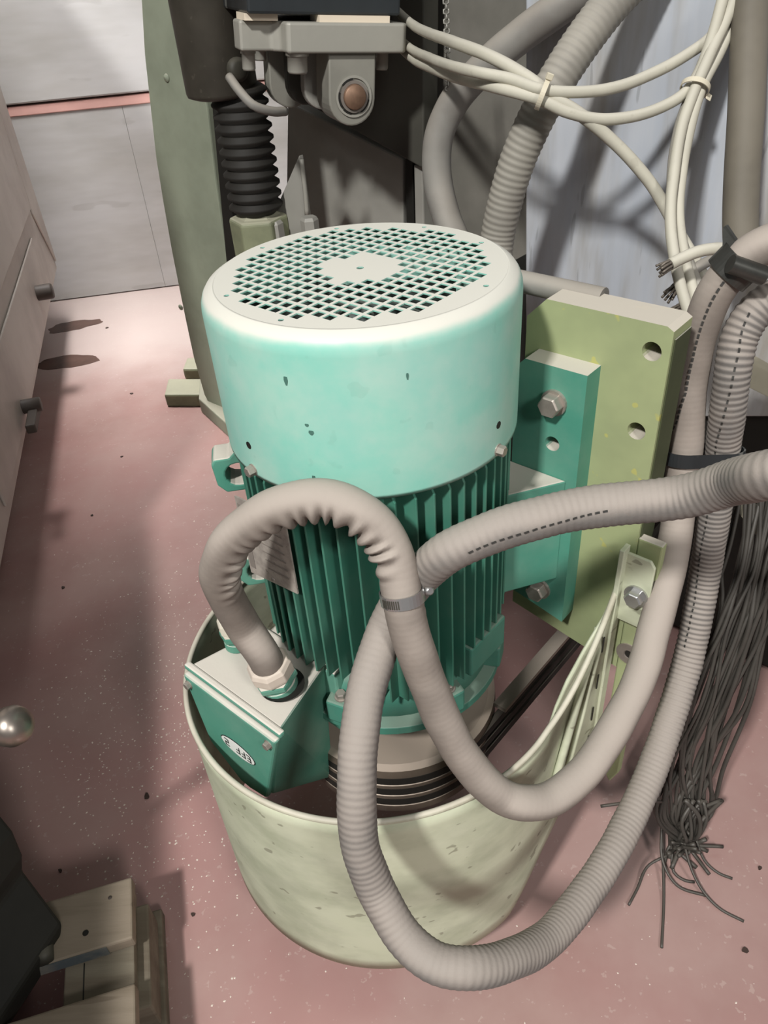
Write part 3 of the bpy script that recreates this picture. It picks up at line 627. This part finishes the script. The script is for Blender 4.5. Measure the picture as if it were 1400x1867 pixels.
# twisted chain hanging at the top
mb = MB(); k0 = Vector((0.1546,0.6450,1.1112)); k1 = Vector((0.1513,0.5964,0.9800))
for k in range(22):
    a = k0.lerp(k1, k / 22); b = k0.lerp(k1, (k + 1.2) / 22); q = Vector((.004, 0, 0)) if k % 2 else Vector((0, .004, 0))
    tube(mb, [a, a.lerp(b, .25) + q, a.lerp(b, .75) + q, b, a.lerp(b, .75) - q, a.lerp(b, .25) - q, a], .0014, .004, 6)
props(mb.build('hanging_chain', rope_m), 'thin grey twisted chain hanging beside the black block', 'chain', kind='stuff')

#==================================================================== HOSES
HR = .01825
hA_pts = [tuple(gA + gAx * .03), tuple(gA + gAx * .055), (-0.1511,-0.1319,0.6107), (-0.1584,-0.1393,0.6591), (-0.1559,-0.1472,0.6985), (-0.1465,-0.1519,0.7256), (-0.1334,-0.1565,0.7444), (-0.1157,-0.1601,0.7645), (-0.0891,-0.1649,0.7831), (-0.0582,-0.1686,0.7916), (-0.0347,-0.1724,0.7897), (-0.0162,-0.1790,0.7810), (-0.0010,-0.1846,0.7652), (0.0077,-0.1909,0.7485), (0.0119,-0.1989,0.7296), (0.0141,-0.2084,0.7087), (0.0164,-0.2145,0.6839), (0.0225,-0.2207,0.6506), (0.0293,-0.2240,0.6213), (0.0471,-0.2350,0.5568), (0.0638,-0.2424,0.5137), (0.0846,-0.2502,0.4784), (0.1020,-0.2537,0.4571), (0.1221,-0.2556,0.4463), (0.1535,-0.2467,0.4331), (0.1951,-0.2219,0.4361), (0.2375,-0.1831,0.4544), (0.2772,-0.1388,0.4851), (0.3027,-0.0963,0.5250), (0.3229,-0.0617,0.5643), (0.3368,-0.0298,0.6134), (0.3406,-0.0120,0.6619), (0.3422,-0.0003,0.7025), (0.3395,0.0135,0.7707), (0.3399,0.0171,0.8089), (0.3422,0.0170,0.8419), (0.3489,0.0157,0.8734), (0.3608,0.0140,0.8961), (0.3795,0.0095,0.9151), (0.4034,0.0045,0.9251), (0.4343,0.0042,0.9248)]
hA_pts[4] = (-0.1587,-0.1486,0.6966); hA_pts[5] = (-0.1512,-0.1531,0.7190); hA_pts[6] = (-0.1390,-0.1562,0.7415)
hA = sweep(hA_pts, HR, .0022, 28, rib=.00005, wrinkle=.0032, wpitch=.0150, lump=.0006, wend=.62)
props(build_sweep(hA, 'flexible_hose', hose_m), 'dusty smooth hose looping up from the terminal box gland, wrinkled on its inner bend', 'hose')
hB_pts = [(0.3022,-0.2871,0.8702), (0.2798,-0.2648,0.8500), (0.2745,-0.2270,0.8170), (0.2518,-0.2077,0.7927), (0.2156,-0.1969,0.7822), (0.1730,-0.1936,0.7782), (0.1235,-0.1979,0.7725), (0.0862,-0.1998,0.7617), (0.0556,-0.1994,0.7456), (0.0365,-0.1893,0.7173), (0.0173,-0.1777,0.6796), (-0.0015,-0.1882,0.6523), (-0.0115,-0.2053,0.6379), (-0.0241,-0.2316,0.6196), (-0.0351,-0.2665,0.5898), (-0.0418,-0.2983,0.5475), (-0.0434,-0.3183,0.5043), (-0.0375,-0.3303,0.4717), (-0.0301,-0.3407,0.4496), (-0.0099,-0.3678,0.4218), (0.0164,-0.3882,0.4113), (0.0489,-0.3935,0.4044), (0.0901,-0.3774,0.3758), (0.1405,-0.3408,0.3331), (0.2017,-0.2813,0.3122), (0.2364,-0.2445,0.3113), (0.2692,-0.2048,0.3142), (0.3097,-0.1531,0.3329), (0.3415,-0.1083,0.3676), (0.3711,-0.0624,0.4204), (0.3842,-0.0351,0.4732), (0.3920,-0.0138,0.5266), (0.3900,-0.0050,0.6131), (0.3833,-0.0023,0.6999), (0.3769,-0.0058,0.7534), (0.3747,-0.0006,0.8019), (0.3802,0.0084,0.8306), (0.3954,0.0132,0.8535), (0.4213,0.0122,0.8688), (0.4542,0.0139,0.8710)]
hB = sweep(hB_pts, HR, .00135, 24, rib=lambda q: np.interp(q, [0, .12, .25, .5, .62, .72, 1.], [.0003, .00025, .00015, .00022, .0003, .0005, .00055]), pitch=.0066, lump=.0005)
props(build_sweep(hB, 'flexible_hose', hose_rib), 'dusty ribbed hose entering at right and looping low in front of the guard', 'hose')
def dashes(hose, stations, width, period, duty, name, parent):
    """printed dash line: stations = surface points the line passes; dashes follow the hose between them"""
    A, T = hose.A, hose.T; st = []
    for p in stations:
        i = int(np.argmin(np.linalg.norm(A - np.array(p), axis=1))); d = np.array(p) - A[i]; d -= T[i] * (d @ T[i]); st.append((i, d / np.linalg.norm(d)))
    st.sort(key=lambda q: q[0]); ds = np.linalg.norm(A[1] - A[0]); i = st[0][0]; mb = MB(); n = max(2, int(period * duty / ds))
    step = max(n + 1, int(period / ds)); nv = hose.ring
    while i < st[-1][0] - n:
        row = []
        for k in range(i, i + n + 1):
            d = np.array([np.interp(k, [q[0] for q in st], [q[1][c] for q in st]) for c in range(3)]); d -= T[k] * (d @ T[k]); d /= np.linalg.norm(d); w = np.cross(T[k], d)
            for sgn in (-1, 1):
                dd = d + w * sgn * width / .018; dd /= np.linalg.norm(dd)
                row.append(Vector(A[k] + dd * (hose.rad[k] + .00045)))
        mb.add(row, [(2 * k, 2 * k + 1, 2 * k + 3, 2 * k + 2) for k in range(n)]); i += step
    o = mb.build(name, MATS['dash_print'], parent); o['kind'] = 'stuff'
    return o
mat('dash_print', (52, 51, 48), .7, var=.2)
hA_o = bpy.data.objects['flexible_hose']; hB_o = bpy.data.objects['flexible_hose.001']
dashes(hA, [(0.3444,-0.0077,0.8923), (0.3359,-0.0054,0.8704), (0.3311,-0.0033,0.8399), (0.3273,-0.0075,0.8094), (0.3249,-0.0097,0.7732), (0.3292,-0.0010,0.7349), (0.3317,0.0031,0.7070)], .0011, .0085, .68, 'print_dashes', hA_o)
dashes(hB, [(0.3854,0.0041,0.8581), (0.3724,-0.0075,0.8176), (0.3701,-0.0139,0.7842), (0.3634,-0.0253,0.7525), (0.3676,-0.0157,0.7153), (0.3706,-0.0220,0.6238), (0.3761,-0.0200,0.5599), (0.3739,-0.0369,0.5041), (0.3673,-0.0591,0.4413)], .0010, .0085, .6, 'print_dashes', hB_o)
dashes(hB, [(0.0670,-0.2210,0.7584), (0.0922,-0.2195,0.7688), (0.1190,-0.2203,0.7760), (0.1557,-0.2153,0.7826), (0.1861,-0.2167,0.7891)], .0009, .0075, .6, 'print_dashes', hB_o)
hC = sweep([(0.3808,0.5504,1.1186), (0.3166,0.5507,1.0856), (0.2539,0.5710,1.0461), (0.2024,0.5909,1.0061), (0.1617,0.6083,0.9627), (0.1371,0.6093,0.9141), (0.1318,0.5944,0.8610), (0.1411,0.5672,0.8082), (0.1572,0.5345,0.7646), (0.1743,0.4963,0.7139)], .0232, .006, 24, lump=.0003)
props(build_sweep(hC, 'flexible_hose', hose_dk), 'smooth grey conduit arching down behind the fan cover, left of the ribbed one', 'hose')
hD = sweep([(0.3933,0.4558,1.1259), (0.3435,0.4353,1.0903), (0.2965,0.4135,1.0447), (0.2613,0.3990,1.0005), (0.2389,0.4033,0.9562), (0.2218,0.4077,0.9123), (0.2073,0.4138,0.8538), (0.1995,0.4164,0.8073), (0.1930,0.3977,0.7492)], .0245, .0018, 24, rib=.00055, pitch=.0088)
props(build_sweep(hD, 'flexible_hose', mat('grey_ribbed_conduit', (140, 136, 126), .65, col2=(124, 120, 112), vscale=10, dust=.4, dcol=(176, 170, 158), lo=0, hi=.8)), 'grey ribbed conduit passing behind the cables down to the back of the fan cover', 'hose')
hE = sweep([(0.4956,0.3977,1.1152), (0.4912,0.3662,1.0566), (0.4895,0.3286,0.9733), (0.4870,0.2967,0.8977), (0.4856,0.2694,0.8448), (0.4902,0.2454,0.7962)], .0215, .008, 20)
props(build_sweep(hE, 'flexible_hose', hose_br), 'brownish straight conduit running down the right edge in front of the panel', 'hose')
# hose clamps
def band(mb, c, t, a, b, r1, w, th, rot=0):
    """flat band: an oval of half axes a,b round axis t"""
    pass
def loop_band(centres, axis, r, w, th):
    """band wrapped round one or two tubes of radius r with given centres"""
    ax = Vector(axis).normalized(); cs = [Vector(c) for c in centres]; pts = []
    d = (cs[-1] - cs[0]); d -= ax * d.dot(ax)
    e1 = d.normalized() if d.length > 1e-4 else ax.orthogonal().normalized(); e2 = ax.cross(e1)
    n = 18
    for k in range(n + 1): a = -pi / 2 + pi * k / n; pts.append(cs[-1] + e1 * r * cos(a) + e2 * r * sin(a))
    for k in range(n + 1): a = pi / 2 + pi * k / n; pts.append(cs[0] + e1 * r * cos(a) + e2 * r * sin(a))
    m = (cs[0] + cs[-1]) / 2; mb = MB(); N = len(pts); vs = []; fs = []
    for p in pts:
        o = (p - m); o -= ax * o.dot(ax); o = o.normalized() * th
        vs += [p - ax * w / 2, p + ax * w / 2, p + ax * w / 2 + o, p - ax * w / 2 + o]
    for i in range(N):
        j = (i + 1) % N
        for k in range(4): fs.append((i * 4 + k, i * 4 + (k + 1) % 4, j * 4 + (k + 1) % 4, j * 4 + k))
    return mb.add(vs, fs)
def near(mb, p):
    i = int(np.argmin(np.linalg.norm(mb.A - np.array(p), axis=1))); return Vector(mb.A[i]), Vector(mb.T[i])
pa, ta = near(hA, (0.0145,-0.2093,0.7075)); pb, tb_ = near(hB, (0.0173,-0.1777,0.6796))
ck = thing('hose_clamp', 'bright steel band clamp where the two hoses cross in front of the motor', 'clamp', pa)
loop_band([pa], ta, HR + .0006, .0115, .0012).build('band', bright_steel, ck)
side = Vector((-0.0016,-0.2120,0.7171)) ; 
for k in range(9):
    d = (Vector((0.0001,-0.2195,0.7271)) - pa); d -= ta * d.dot(ta); d.normalize(); e = ta.cross(d); a = -.45 + k * .10
    o = (d * cos(a) + e * sin(a)); c = pa + o * (HR + .0018); g = ta.cross(o)
    MB().prism([c - ta * .004 - g * .0005, c + ta * .004 - g * .0005, c + ta * .004 + g * .0005, c - ta * .004 + g * .0005], o * .0005).build('thread_slot', dark_iron, ck)
d = (Vector((0.0346,-0.2041,0.6977)) - pa); d -= ta * d.dot(ta); d.normalize()
MB().lathe([(.005, -.008), (.005, .008), (.003, .010)], pa + d * (HR + .005), ta.cross(d), 12).build('screw_housing', bright_steel, ck)
pa, ta = near(hA, (0.3485,0.0134,0.6874)); pb, tb_ = near(hB, (0.3835,-0.0039,0.6894))
st = thing('cable_strap', 'black strap binding the two hoses together above the crossing hose', 'strap', pa)
loop_band([pa, pb], ta, HR + .0035, .015, .0018).build('strap_band', black_gl, st)
q = Vector((0.3294,0.0118,0.7019))
MB().prism([q, Vector((0.3226,0.0162,0.7078)), Vector((0.3244,0.0113,0.7012)), Vector((0.3233,0.0076,0.6964)), Vector((0.3346,0.0041,0.6917))], UU * .002).build('strap_tail', mat('pale_strap', (180, 176, 168), .4), st)
pa, ta = near(hA, (0.3608,0.0140,0.8961))
st = thing('hose_clamp', 'wide dark metal clamp band around the upper bend of the hose at right', 'clamp', pa)
loop_band([pa], ta, HR + .0025, .022, .0022).build('band', mat('dark_clamp_steel', (72, 72, 68), .35, .6, vscale=40), st)
e = (Vector((0.3603,0.0517,0.9214)) - Vector((0.3704,0.0243,0.9015))).normalized()
MB().prism([Vector((0.3456,0.0130,0.9115)), Vector((0.3510,0.0330,0.9298)), Vector((0.3538,0.0335,0.9305)), Vector((0.3623,0.0094,0.9150)), Vector((0.3580,0.0049,0.9090))], UU * .006).build('band_tongue', MATS['dark_clamp_steel'], st, .0005)
MB().lathe([(.009, -.018), (.009, .018)], Vector((0.3620,-0.0101,0.9024)), (.9, -.1, -.35), 12).build('clamp_screw', MATS['dark_clamp_steel'], st)

#==================================================================== PALE CABLES
def cable(pts, r, label, m=cable_m, name='cable', grp=None):
    q = sweep(pts, r, .005, 14, lump=.0002); return props(build_sweep(q, name, m), label, 'cable', grp)
CB_ = .0068
G1 = 'pale cables across the panel'
cable([(0.0905,0.9267,1.0699), (0.1144,0.8251,1.0512), (0.1277,0.6499,1.0512), (0.1494,0.4882,1.0524), (0.1848,0.3874,1.0433), (0.2202,0.3546,1.0246), (0.2490,0.3266,1.0041), (0.2818,0.3178,0.9840), (0.3321,0.3130,0.9443), (0.3766,0.3031,0.8980), (0.4075,0.2783,0.8483), (0.4337,0.2523,0.8055), (0.4584,0.2266,0.7547)], CB_ * 1.1, 'pale cable from the flange, crossing the tie and falling diagonally across the panel', grp=G1)
cable([(0.0868,0.8986,1.0325), (0.1110,0.7995,1.0172), (0.1248,0.6281,1.0222), (0.1373,0.4825,1.0283), (0.1630,0.3778,1.0305), (0.2000,0.3540,1.0238), (0.2320,0.3278,1.0139), (0.2745,0.3238,1.0086), (0.3244,0.3359,1.0080), (0.3763,0.3553,1.0172), (0.4241,0.3734,1.0329), (0.4540,0.3808,1.0511), (0.4700,0.3872,1.0846), (0.4859,0.4064,1.1101)], CB_, 'pale cable sagging from the tie and rising to the top of the right bundle', grp=G1)
cable([(0.0864,0.9032,1.0220), (0.1123,0.8010,1.0025), (0.1287,0.6294,1.0073), (0.1499,0.4826,1.0117), (0.1853,0.3652,1.0137), (0.2323,0.3258,1.0030), (0.2609,0.3161,0.9900), (0.3014,0.3140,0.9790), (0.3433,0.3192,0.9775), (0.3830,0.3297,0.9832), (0.4147,0.3396,0.9963), (0.4313,0.3485,1.0165), (0.4470,0.3643,1.0541), (0.4633,0.3895,1.0959)], CB_, 'pale cable sagging lowest between the two ties', grp=G1)
cable([(0.4802,0.3905,1.1056), (0.4658,0.3754,1.0689), (0.4425,0.3505,1.0358), (0.4228,0.3311,1.0017), (0.4046,0.3094,0.9645), (0.3930,0.2829,0.9210), (0.3840,0.2508,0.8783), (0.3822,0.2174,0.8423), (0.3865,0.1841,0.8062), (0.3959,0.1595,0.7735), (0.4073,0.1435,0.7439)], CB_, 'pale cable on the left of the hanging right bundle', grp=G1)
cable([(0.4959,0.4020,1.1042), (0.4814,0.3865,1.0670), (0.4579,0.3614,1.0336), (0.4324,0.3363,1.0003), (0.4168,0.3143,0.9627), (0.4066,0.2929,0.9177), (0.3982,0.2605,0.8745), (0.4005,0.2316,0.8361), (0.4061,0.1977,0.7994), (0.4165,0.1686,0.7607)], CB_, 'pale cable in the middle of the hanging right bundle', grp=G1)
cable([(0.4864,0.4207,1.1041), (0.4676,0.3991,1.0671), (0.4442,0.3678,1.0339), (0.4261,0.3479,0.9991), (0.4076,0.3257,0.9613), (0.3985,0.3040,0.9157), (0.3961,0.2709,0.8717), (0.4053,0.2364,0.8342), (0.4170,0.2021,0.7968), (0.4278,0.1722,0.7654)], CB_ * .9, 'pale cable at the back of the hanging right bundle', cable_gy, grp=G1)
def tie(p, axis, r, label):
    t = thing('cable_tie', label, 'cable tie', p)
    loop_band([p], axis, r, .006, .0012).build('tie_band', MATS.get('tie_plastic') or mat('tie_plastic', (206, 198, 176), .45, var=.1), t)
    a = Vector(axis).normalized(); s = a.cross(Vector((.1, .9, .3))).normalized()
    MB().prism([Vector(p) + s * (r + .001) - a * .004 - Vector((0, .004, 0)), Vector(p) + s * (r + .009) - a * .004 - Vector((0, .004, 0)), Vector(p) + s * (r + .009) + a * .004 - Vector((0, .004, 0)), Vector(p) + s * (r + .001) + a * .004 - Vector((0, .004, 0))], (0, .007, 0)).build('tie_head', MATS['tie_plastic'], t, .001)
    return t
tie(Vector((0.2349,0.3275,1.0085)), Vector((0.2489,0.3258,1.0030)) - Vector((0.2169,0.3354,1.0157)), .0165, 'cream cable tie holding the three pale cables at the ribbed conduit')
tie(Vector((0.4244,0.3367,1.0008)), Vector((0.4167,0.3250,0.9852)) - Vector((0.4333,0.3484,1.0164)), .0165, 'cream cable tie around the hanging cable bundle at right')
# cut cables with frayed ends
def cut_cable(pts, r, m, label):
    t = thing('cut_cable', label, 'cable', pts[0])
    q = sweep(pts, r, .005, 14); build_sweep(q, 'sheath', m, t); d = (Vector(pts[0]) - Vector(pts[1])).normalized(); a = d.orthogonal().normalized(); b = d.cross(a)
    for k in range(9):
        g = 2 * pi * k / 8; o = (a * cos(g) + b * sin(g)) * r * (.6 if k < 8 else 0); e = Vector(pts[0]) + o
        mb = MB(); tube(mb, [e - d * .004, e + d * .006 + o * .3, e + d * (.010 + random.random() * .006) + o * random.uniform(.2, .9) + Vector((0, 0, -.002))], r * .24, .003, 6); mb.build('strand', copper_end, t)
    return t
cut_cable([(0.3612,0.1698,0.8455), (0.3765,0.1737,0.8507), (0.3963,0.1774,0.8556), (0.4213,0.1832,0.8549), (0.4542,0.1955,0.8464)], .0070, cable_m, 'cut pale cable with frayed strands sticking out left of the upper clamp')
cut_cable([(0.3860,0.2048,0.8005), (0.4027,0.2167,0.8080), (0.4210,0.2253,0.8194), (0.4457,0.2303,0.8261), (0.4699,0.2312,0.8273)], .0068, hose_dk, 'dark cut cable with frayed end showing behind the pale bundle')
cut_cable([(0.3935,0.1996,0.7770), (0.4129,0.2093,0.7816), (0.4354,0.2206,0.7883), (0.4666,0.2324,0.7956)], .0062, hose_dk, 'lower dark cut cable end just above the mounting plate corner')

#==================================================================== BLACK WIRE BUNDLE
wb = thing('wire_bundle', 'loose bundle of thin black wires hanging at right with tails on the floor', 'wires', (0.4174,-0.0917,0.0000))
def J(p, s): return Vector(p) + Vector((random.uniform(-s, s), random.uniform(-s, s), random.uniform(-s * .4, s * .4)))
rw = random.Random(5)
for k in range(30):
    f = (k + .5) / 30; g = rw.random()
    x0 = 1352 + 100 * f
    A0 = Vector((0.4624,0.0851,0.5997)).lerp(Vector((0.5534,0.0801,0.5599)), f); A1 = Vector((0.4476,0.0379,0.5037)).lerp(Vector((0.5224,0.0277,0.4569)), f)
    A2 = Vector((0.4248,0.0017,0.4223)).lerp(Vector((0.5077,0.0101,0.3836)), f); A3 = Vector((0.3960,-0.0387,0.3187)).lerp(Vector((0.4922,-0.0154,0.2666)), f)
    A4 = Vector((0.3758,-0.0618,0.2048)).lerp(Vector((0.4783,-0.0331,0.1432)), (f * .7 + g * .3)); A5 = Vector((0.3738,-0.0817,0.1118)).lerp(Vector((0.4769,-0.0529,0.0504)), g)
    z = [J(A0, .006), J(A1, .012), J(A2, .012), J(A3, .013), J(A4, .010), J(A5, .007)]
    e = Vector((0.3999,-0.0902,0.0000)).lerp(Vector((0.4437,-0.0831,0.0000)), rw.random()); e.z = rw.uniform(.008, .03)
    if k % 3 == 0: z += [e, Vector((e.x + rw.uniform(-.05, .06), e.y + rw.uniform(-.05, .01), .004 + rw.random() * .01))]
    elif k % 3 == 1: z += [e, e + Vector((rw.uniform(-.03, .03), rw.uniform(-.03, 0), .02))]
    else:
        m_ = A5.lerp(e, .7); z += [m_, m_ + Vector((rw.uniform(-.012, .02), rw.uniform(-.015, .01), .01)), m_ + Vector((rw.uniform(-.01, .02), rw.uniform(-.01, .01), .05)), A5 + Vector((.01, 0, .03))]
    mb = MB(); tube(mb, z, rw.choice((.0026, .003, .0034)), .008, 8); mb.build('wire', wire_m, wb)
for pts in ([(0.4362,-0.0396,0.0500), (0.4221,-0.0999,0.0300), (0.4289,-0.1464,0.0120), (0.4473,-0.1764,0.0040), (0.4756,-0.1978,0.0030)], [(0.3916,-0.0762,0.0400), (0.3882,-0.1003,0.0200), (0.3726,-0.1584,0.0040), (0.3473,-0.2243,0.0030)],
            [(0.3941,-0.0640,0.0500), (0.3853,-0.1088,0.0200), (0.3990,-0.1409,0.0060), (0.4383,-0.1582,0.0030)], [(0.4432,-0.0838,0.0300), (0.4526,-0.1079,0.0080), (0.4677,-0.1255,0.0030), (0.4846,-0.1354,0.0030)],
            [(0.3940,-0.1008,0.0200), (0.3634,-0.1092,0.0080), (0.3396,-0.1387,0.0030), (0.3194,-0.1618,0.0030)], [(0.3666,-0.0954,0.1601), (0.3234,-0.1210,0.2093), (0.2850,-0.1386,0.2359), (0.2593,-0.1395,0.2346)],
            [(0.4058,-0.0911,0.0200), (0.4005,-0.1198,0.0060), (0.4147,-0.1331,0.0030), (0.4271,-0.1358,0.0030)]):
    mb = MB(); tube(mb, pts, .0021, .006, 8); mb.build('wire_tail', wire_m, wb)

#==================================================================== LEFT SIDE: cabinet, pallet, black machine, lever knob
cbn = thing('grey_cabinet', 'scuffed grey-white machine cabinet cut by the left edge of the frame', 'cabinet', (-1.3, 1.0, .2))
c0, c1 = Vector((-1.1781,2.2916,0.2200)), Vector((-0.7959,0.6395,0.2200)); cd = (c1 - c0).normalized(); cn = Vector((-cd.y, cd.x, 0)); cn = cn if cn.x > 0 else -cn
e1_ = c0 + cd * 1.95
MB().prism([c0, e1_, e1_ - cn * .8, c0 - cn * .8], ZZ * 1.3).build('cabinet_body', cab_m, cbn, .012, 3)
def onface(t, z, d=0): return c0 + cd * t + cn * d + ZZ * z
MB().prism([onface(.21, .275), onface(1.85, .30), onface(1.85, 1.26), onface(.20, 1.26)], cn * .010).build('cabinet_panel', cab_m, cbn, .004)
MB().prism([onface(.01, .03), onface(.185, .25), onface(.175, 1.26), onface(.01, 1.26)], cn * .007).build('corner_post', cab_m, cbn, .003)
MB().prism([onface(.30, .02), onface(1.7, .04), onface(1.7, .23), onface(.36, .22)], cn * .006).build('lower_panel', cab_m, cbn, .004)
MB().lathe([(.024, 0), (.024, .05), (.021, .055), (0, .055)], onface(.60, .115, .0), cn, 16).build('knob', cab_dk, cbn)
MB().lathe([(.018, 0), (.018, .05), (0, .05)], onface(1.28, .06, .0), cn, 12).build('clamp_bolt', cab_dk, cbn)
MB().box((-.04, -.012, -.012), (.08, .012, .012), lambda a, b, c: onface(1.30 + a, .045 + c, .03 + b)).build('clamp_bar', cab_dk, cbn, .004)
MB().prism([c0 - cn * .12 + cd * .05 - ZZ * .22, e1_ - cn * .12 - ZZ * .22, e1_ - cn * .7 - ZZ * .22, c0 - cn * .7 + cd * .05 - ZZ * .22], ZZ * .23).build('plinth', cab_dk, cbn)

pt = thing('wooden_pallet', 'weathered wooden pallet at the bottom left corner under the black machine', 'pallet', (-0.4390,-0.0917,0.0000))
pd = Vector((cos(R(13)), sin(R(13)), 0)); pe = Vector((sin(R(13)), -cos(R(13)), 0)); p0 = Vector((-0.3968,-0.1238,0.1250))
def PF(a, b, z): return Vector((p0.x, p0.y, 0)) + pd * a + pe * b + ZZ * z
MB().box((-.8, 0, .103), (0, .088, .125), PF).build('deck_board', wood, pt, .003)
MB().box((-.8, .146, .103), (.002, .25, .125), PF).build('deck_board', wood, pt, .003)
MB().box((-.8, .31, .103), (.002, .41, .125), PF).build('deck_board', wood, pt, .003)
MB().box((-.095, .004, .081), (-.004, .75, .102), PF).build('stringer_board', wood_grey, pt, .002)
MB().box((-.62, .004, .081), (-.50, .75, .102), PF).build('stringer_board', wood_grey, pt, .002)
MB().box((-.20, .0882, .104), (-.035, .0892, .1235), PF).build('painted_edge', blue_paint, pt)
MB().box((-.07, .09, .1021), (-.0685, .145, .1027), PF).build('crack', black_m, pt)
for a, b in ((-.10, .02), (-.10, .60)): MB().box((a, b, .022), (a + .112, b + .14, .081), PF).build('block', wood_grey, pt, .003)
MB().box((-.10, .0, .0), (.018, .75, .022), PF).build('skid_board', wood_grey, pt, .003)
MB().box((-.62, .0, .0), (-.50, .75, .022), PF).build('skid_board', wood_grey, pt, .003)
MB().lathe([(.0042, 0), (.0042, .0005), (0, .0005)], PF(-.062, .062, .125), ZZ, 12, False).build('nail_hole', black_m, pt)
MB().lathe([(.003, 0), (.002, .001), (0, .001)], PF(-.03, .022, .125), ZZ, 10).build('nail', cab_dk, pt)

bmx = thing('black_machine', 'black machine housing standing on the wooden pallet at bottom left', 'machine', PF(-.4, .1, .125))
sil = [(-0.8573,-0.2000,-0.0966), (-0.6464,-0.2000,-0.2127), (-0.5443,-0.2000,0.0313), (-0.4827,-0.2000,0.1023), (-0.4701,-0.1900,0.1416), (-0.5123,-0.1500,0.2116), (-0.5082,-0.1400,0.2330), (-0.5144,-0.1250,0.2669), (-0.5270,-0.1150,0.2936), (-0.6662,-0.1000,0.4091)]
MB().prism(sil, (-.10, -.24, 0)).build('housing', black_m, bmx, .006)
MB().prism([(-.735, .36, .55), (-.505, -.66, .55), (-1.1, -.75, .55), (-1.3, .28, .55)], ZZ * .08).build('added_shadow_slab', black_m, bmx, .01)  # unseen slab added out of view to cast the left floor shadow
MB().prism([(-.86, .0, .12), (-.80, -.28, .12), (-1.1, -.34, .12), (-1.16, -.06, .12)], ZZ * .43).build('added_slab_post', black_m, bmx, .01)  # added post carrying the unseen shadow caster
MB().lathe([(.012, 0), (.012, .03), (0, .032)], (-0.4969,-0.2050,0.1274), (.4, -1, .2), 12).build('boss', dark_iron, bmx)
kn = thing('lever_knob', 'worn chrome ball knob on a dark lever at the left edge above the pallet', 'knob', (-0.4008,-0.1846,0.5406))
kc = Vector((-0.3994,-0.1826,0.5433))
MB().lathe([(.004, -.0205), (.012, -.0195), (.0185, -.012), (.0215, -.002), (.0205, .008), (.0155, .0155), (.008, .019), (0, .0198)], kc, (.62, -.1, .35), 28).build('ball', chrome, kn)
mb = MB(); tube(mb, [kc + Vector((-.012, .0, -.008)), kc + Vector((-.035, 0, -.022)), kc + Vector((-.08, -.01, -.05)), kc + Vector((-.16, -.02, -.20))], .008, .01, 12); mb.build('lever', black_m, kn)

# beige frame pieces behind the hoses at right
br = thing('beige_frame', 'beige metal frame strip showing between the hoses at the right edge', 'frame', (0.5299,0.2168,0.6584))
MB().prism([(0.5003,0.2064,0.6945), (0.5434,0.1666,0.6749), (0.5409,0.1474,0.6493), (0.4890,0.1872,0.6690)], UU * .02).build('frame_bar', beige_m, br, .002)
MB().prism([(0.4808,0.1130,0.5204), (0.5010,0.1120,0.5191), (0.5115,0.0901,0.5066), (0.5012,0.0803,0.4935)], UU * .02).build('frame_bar', beige_m, br, .002)
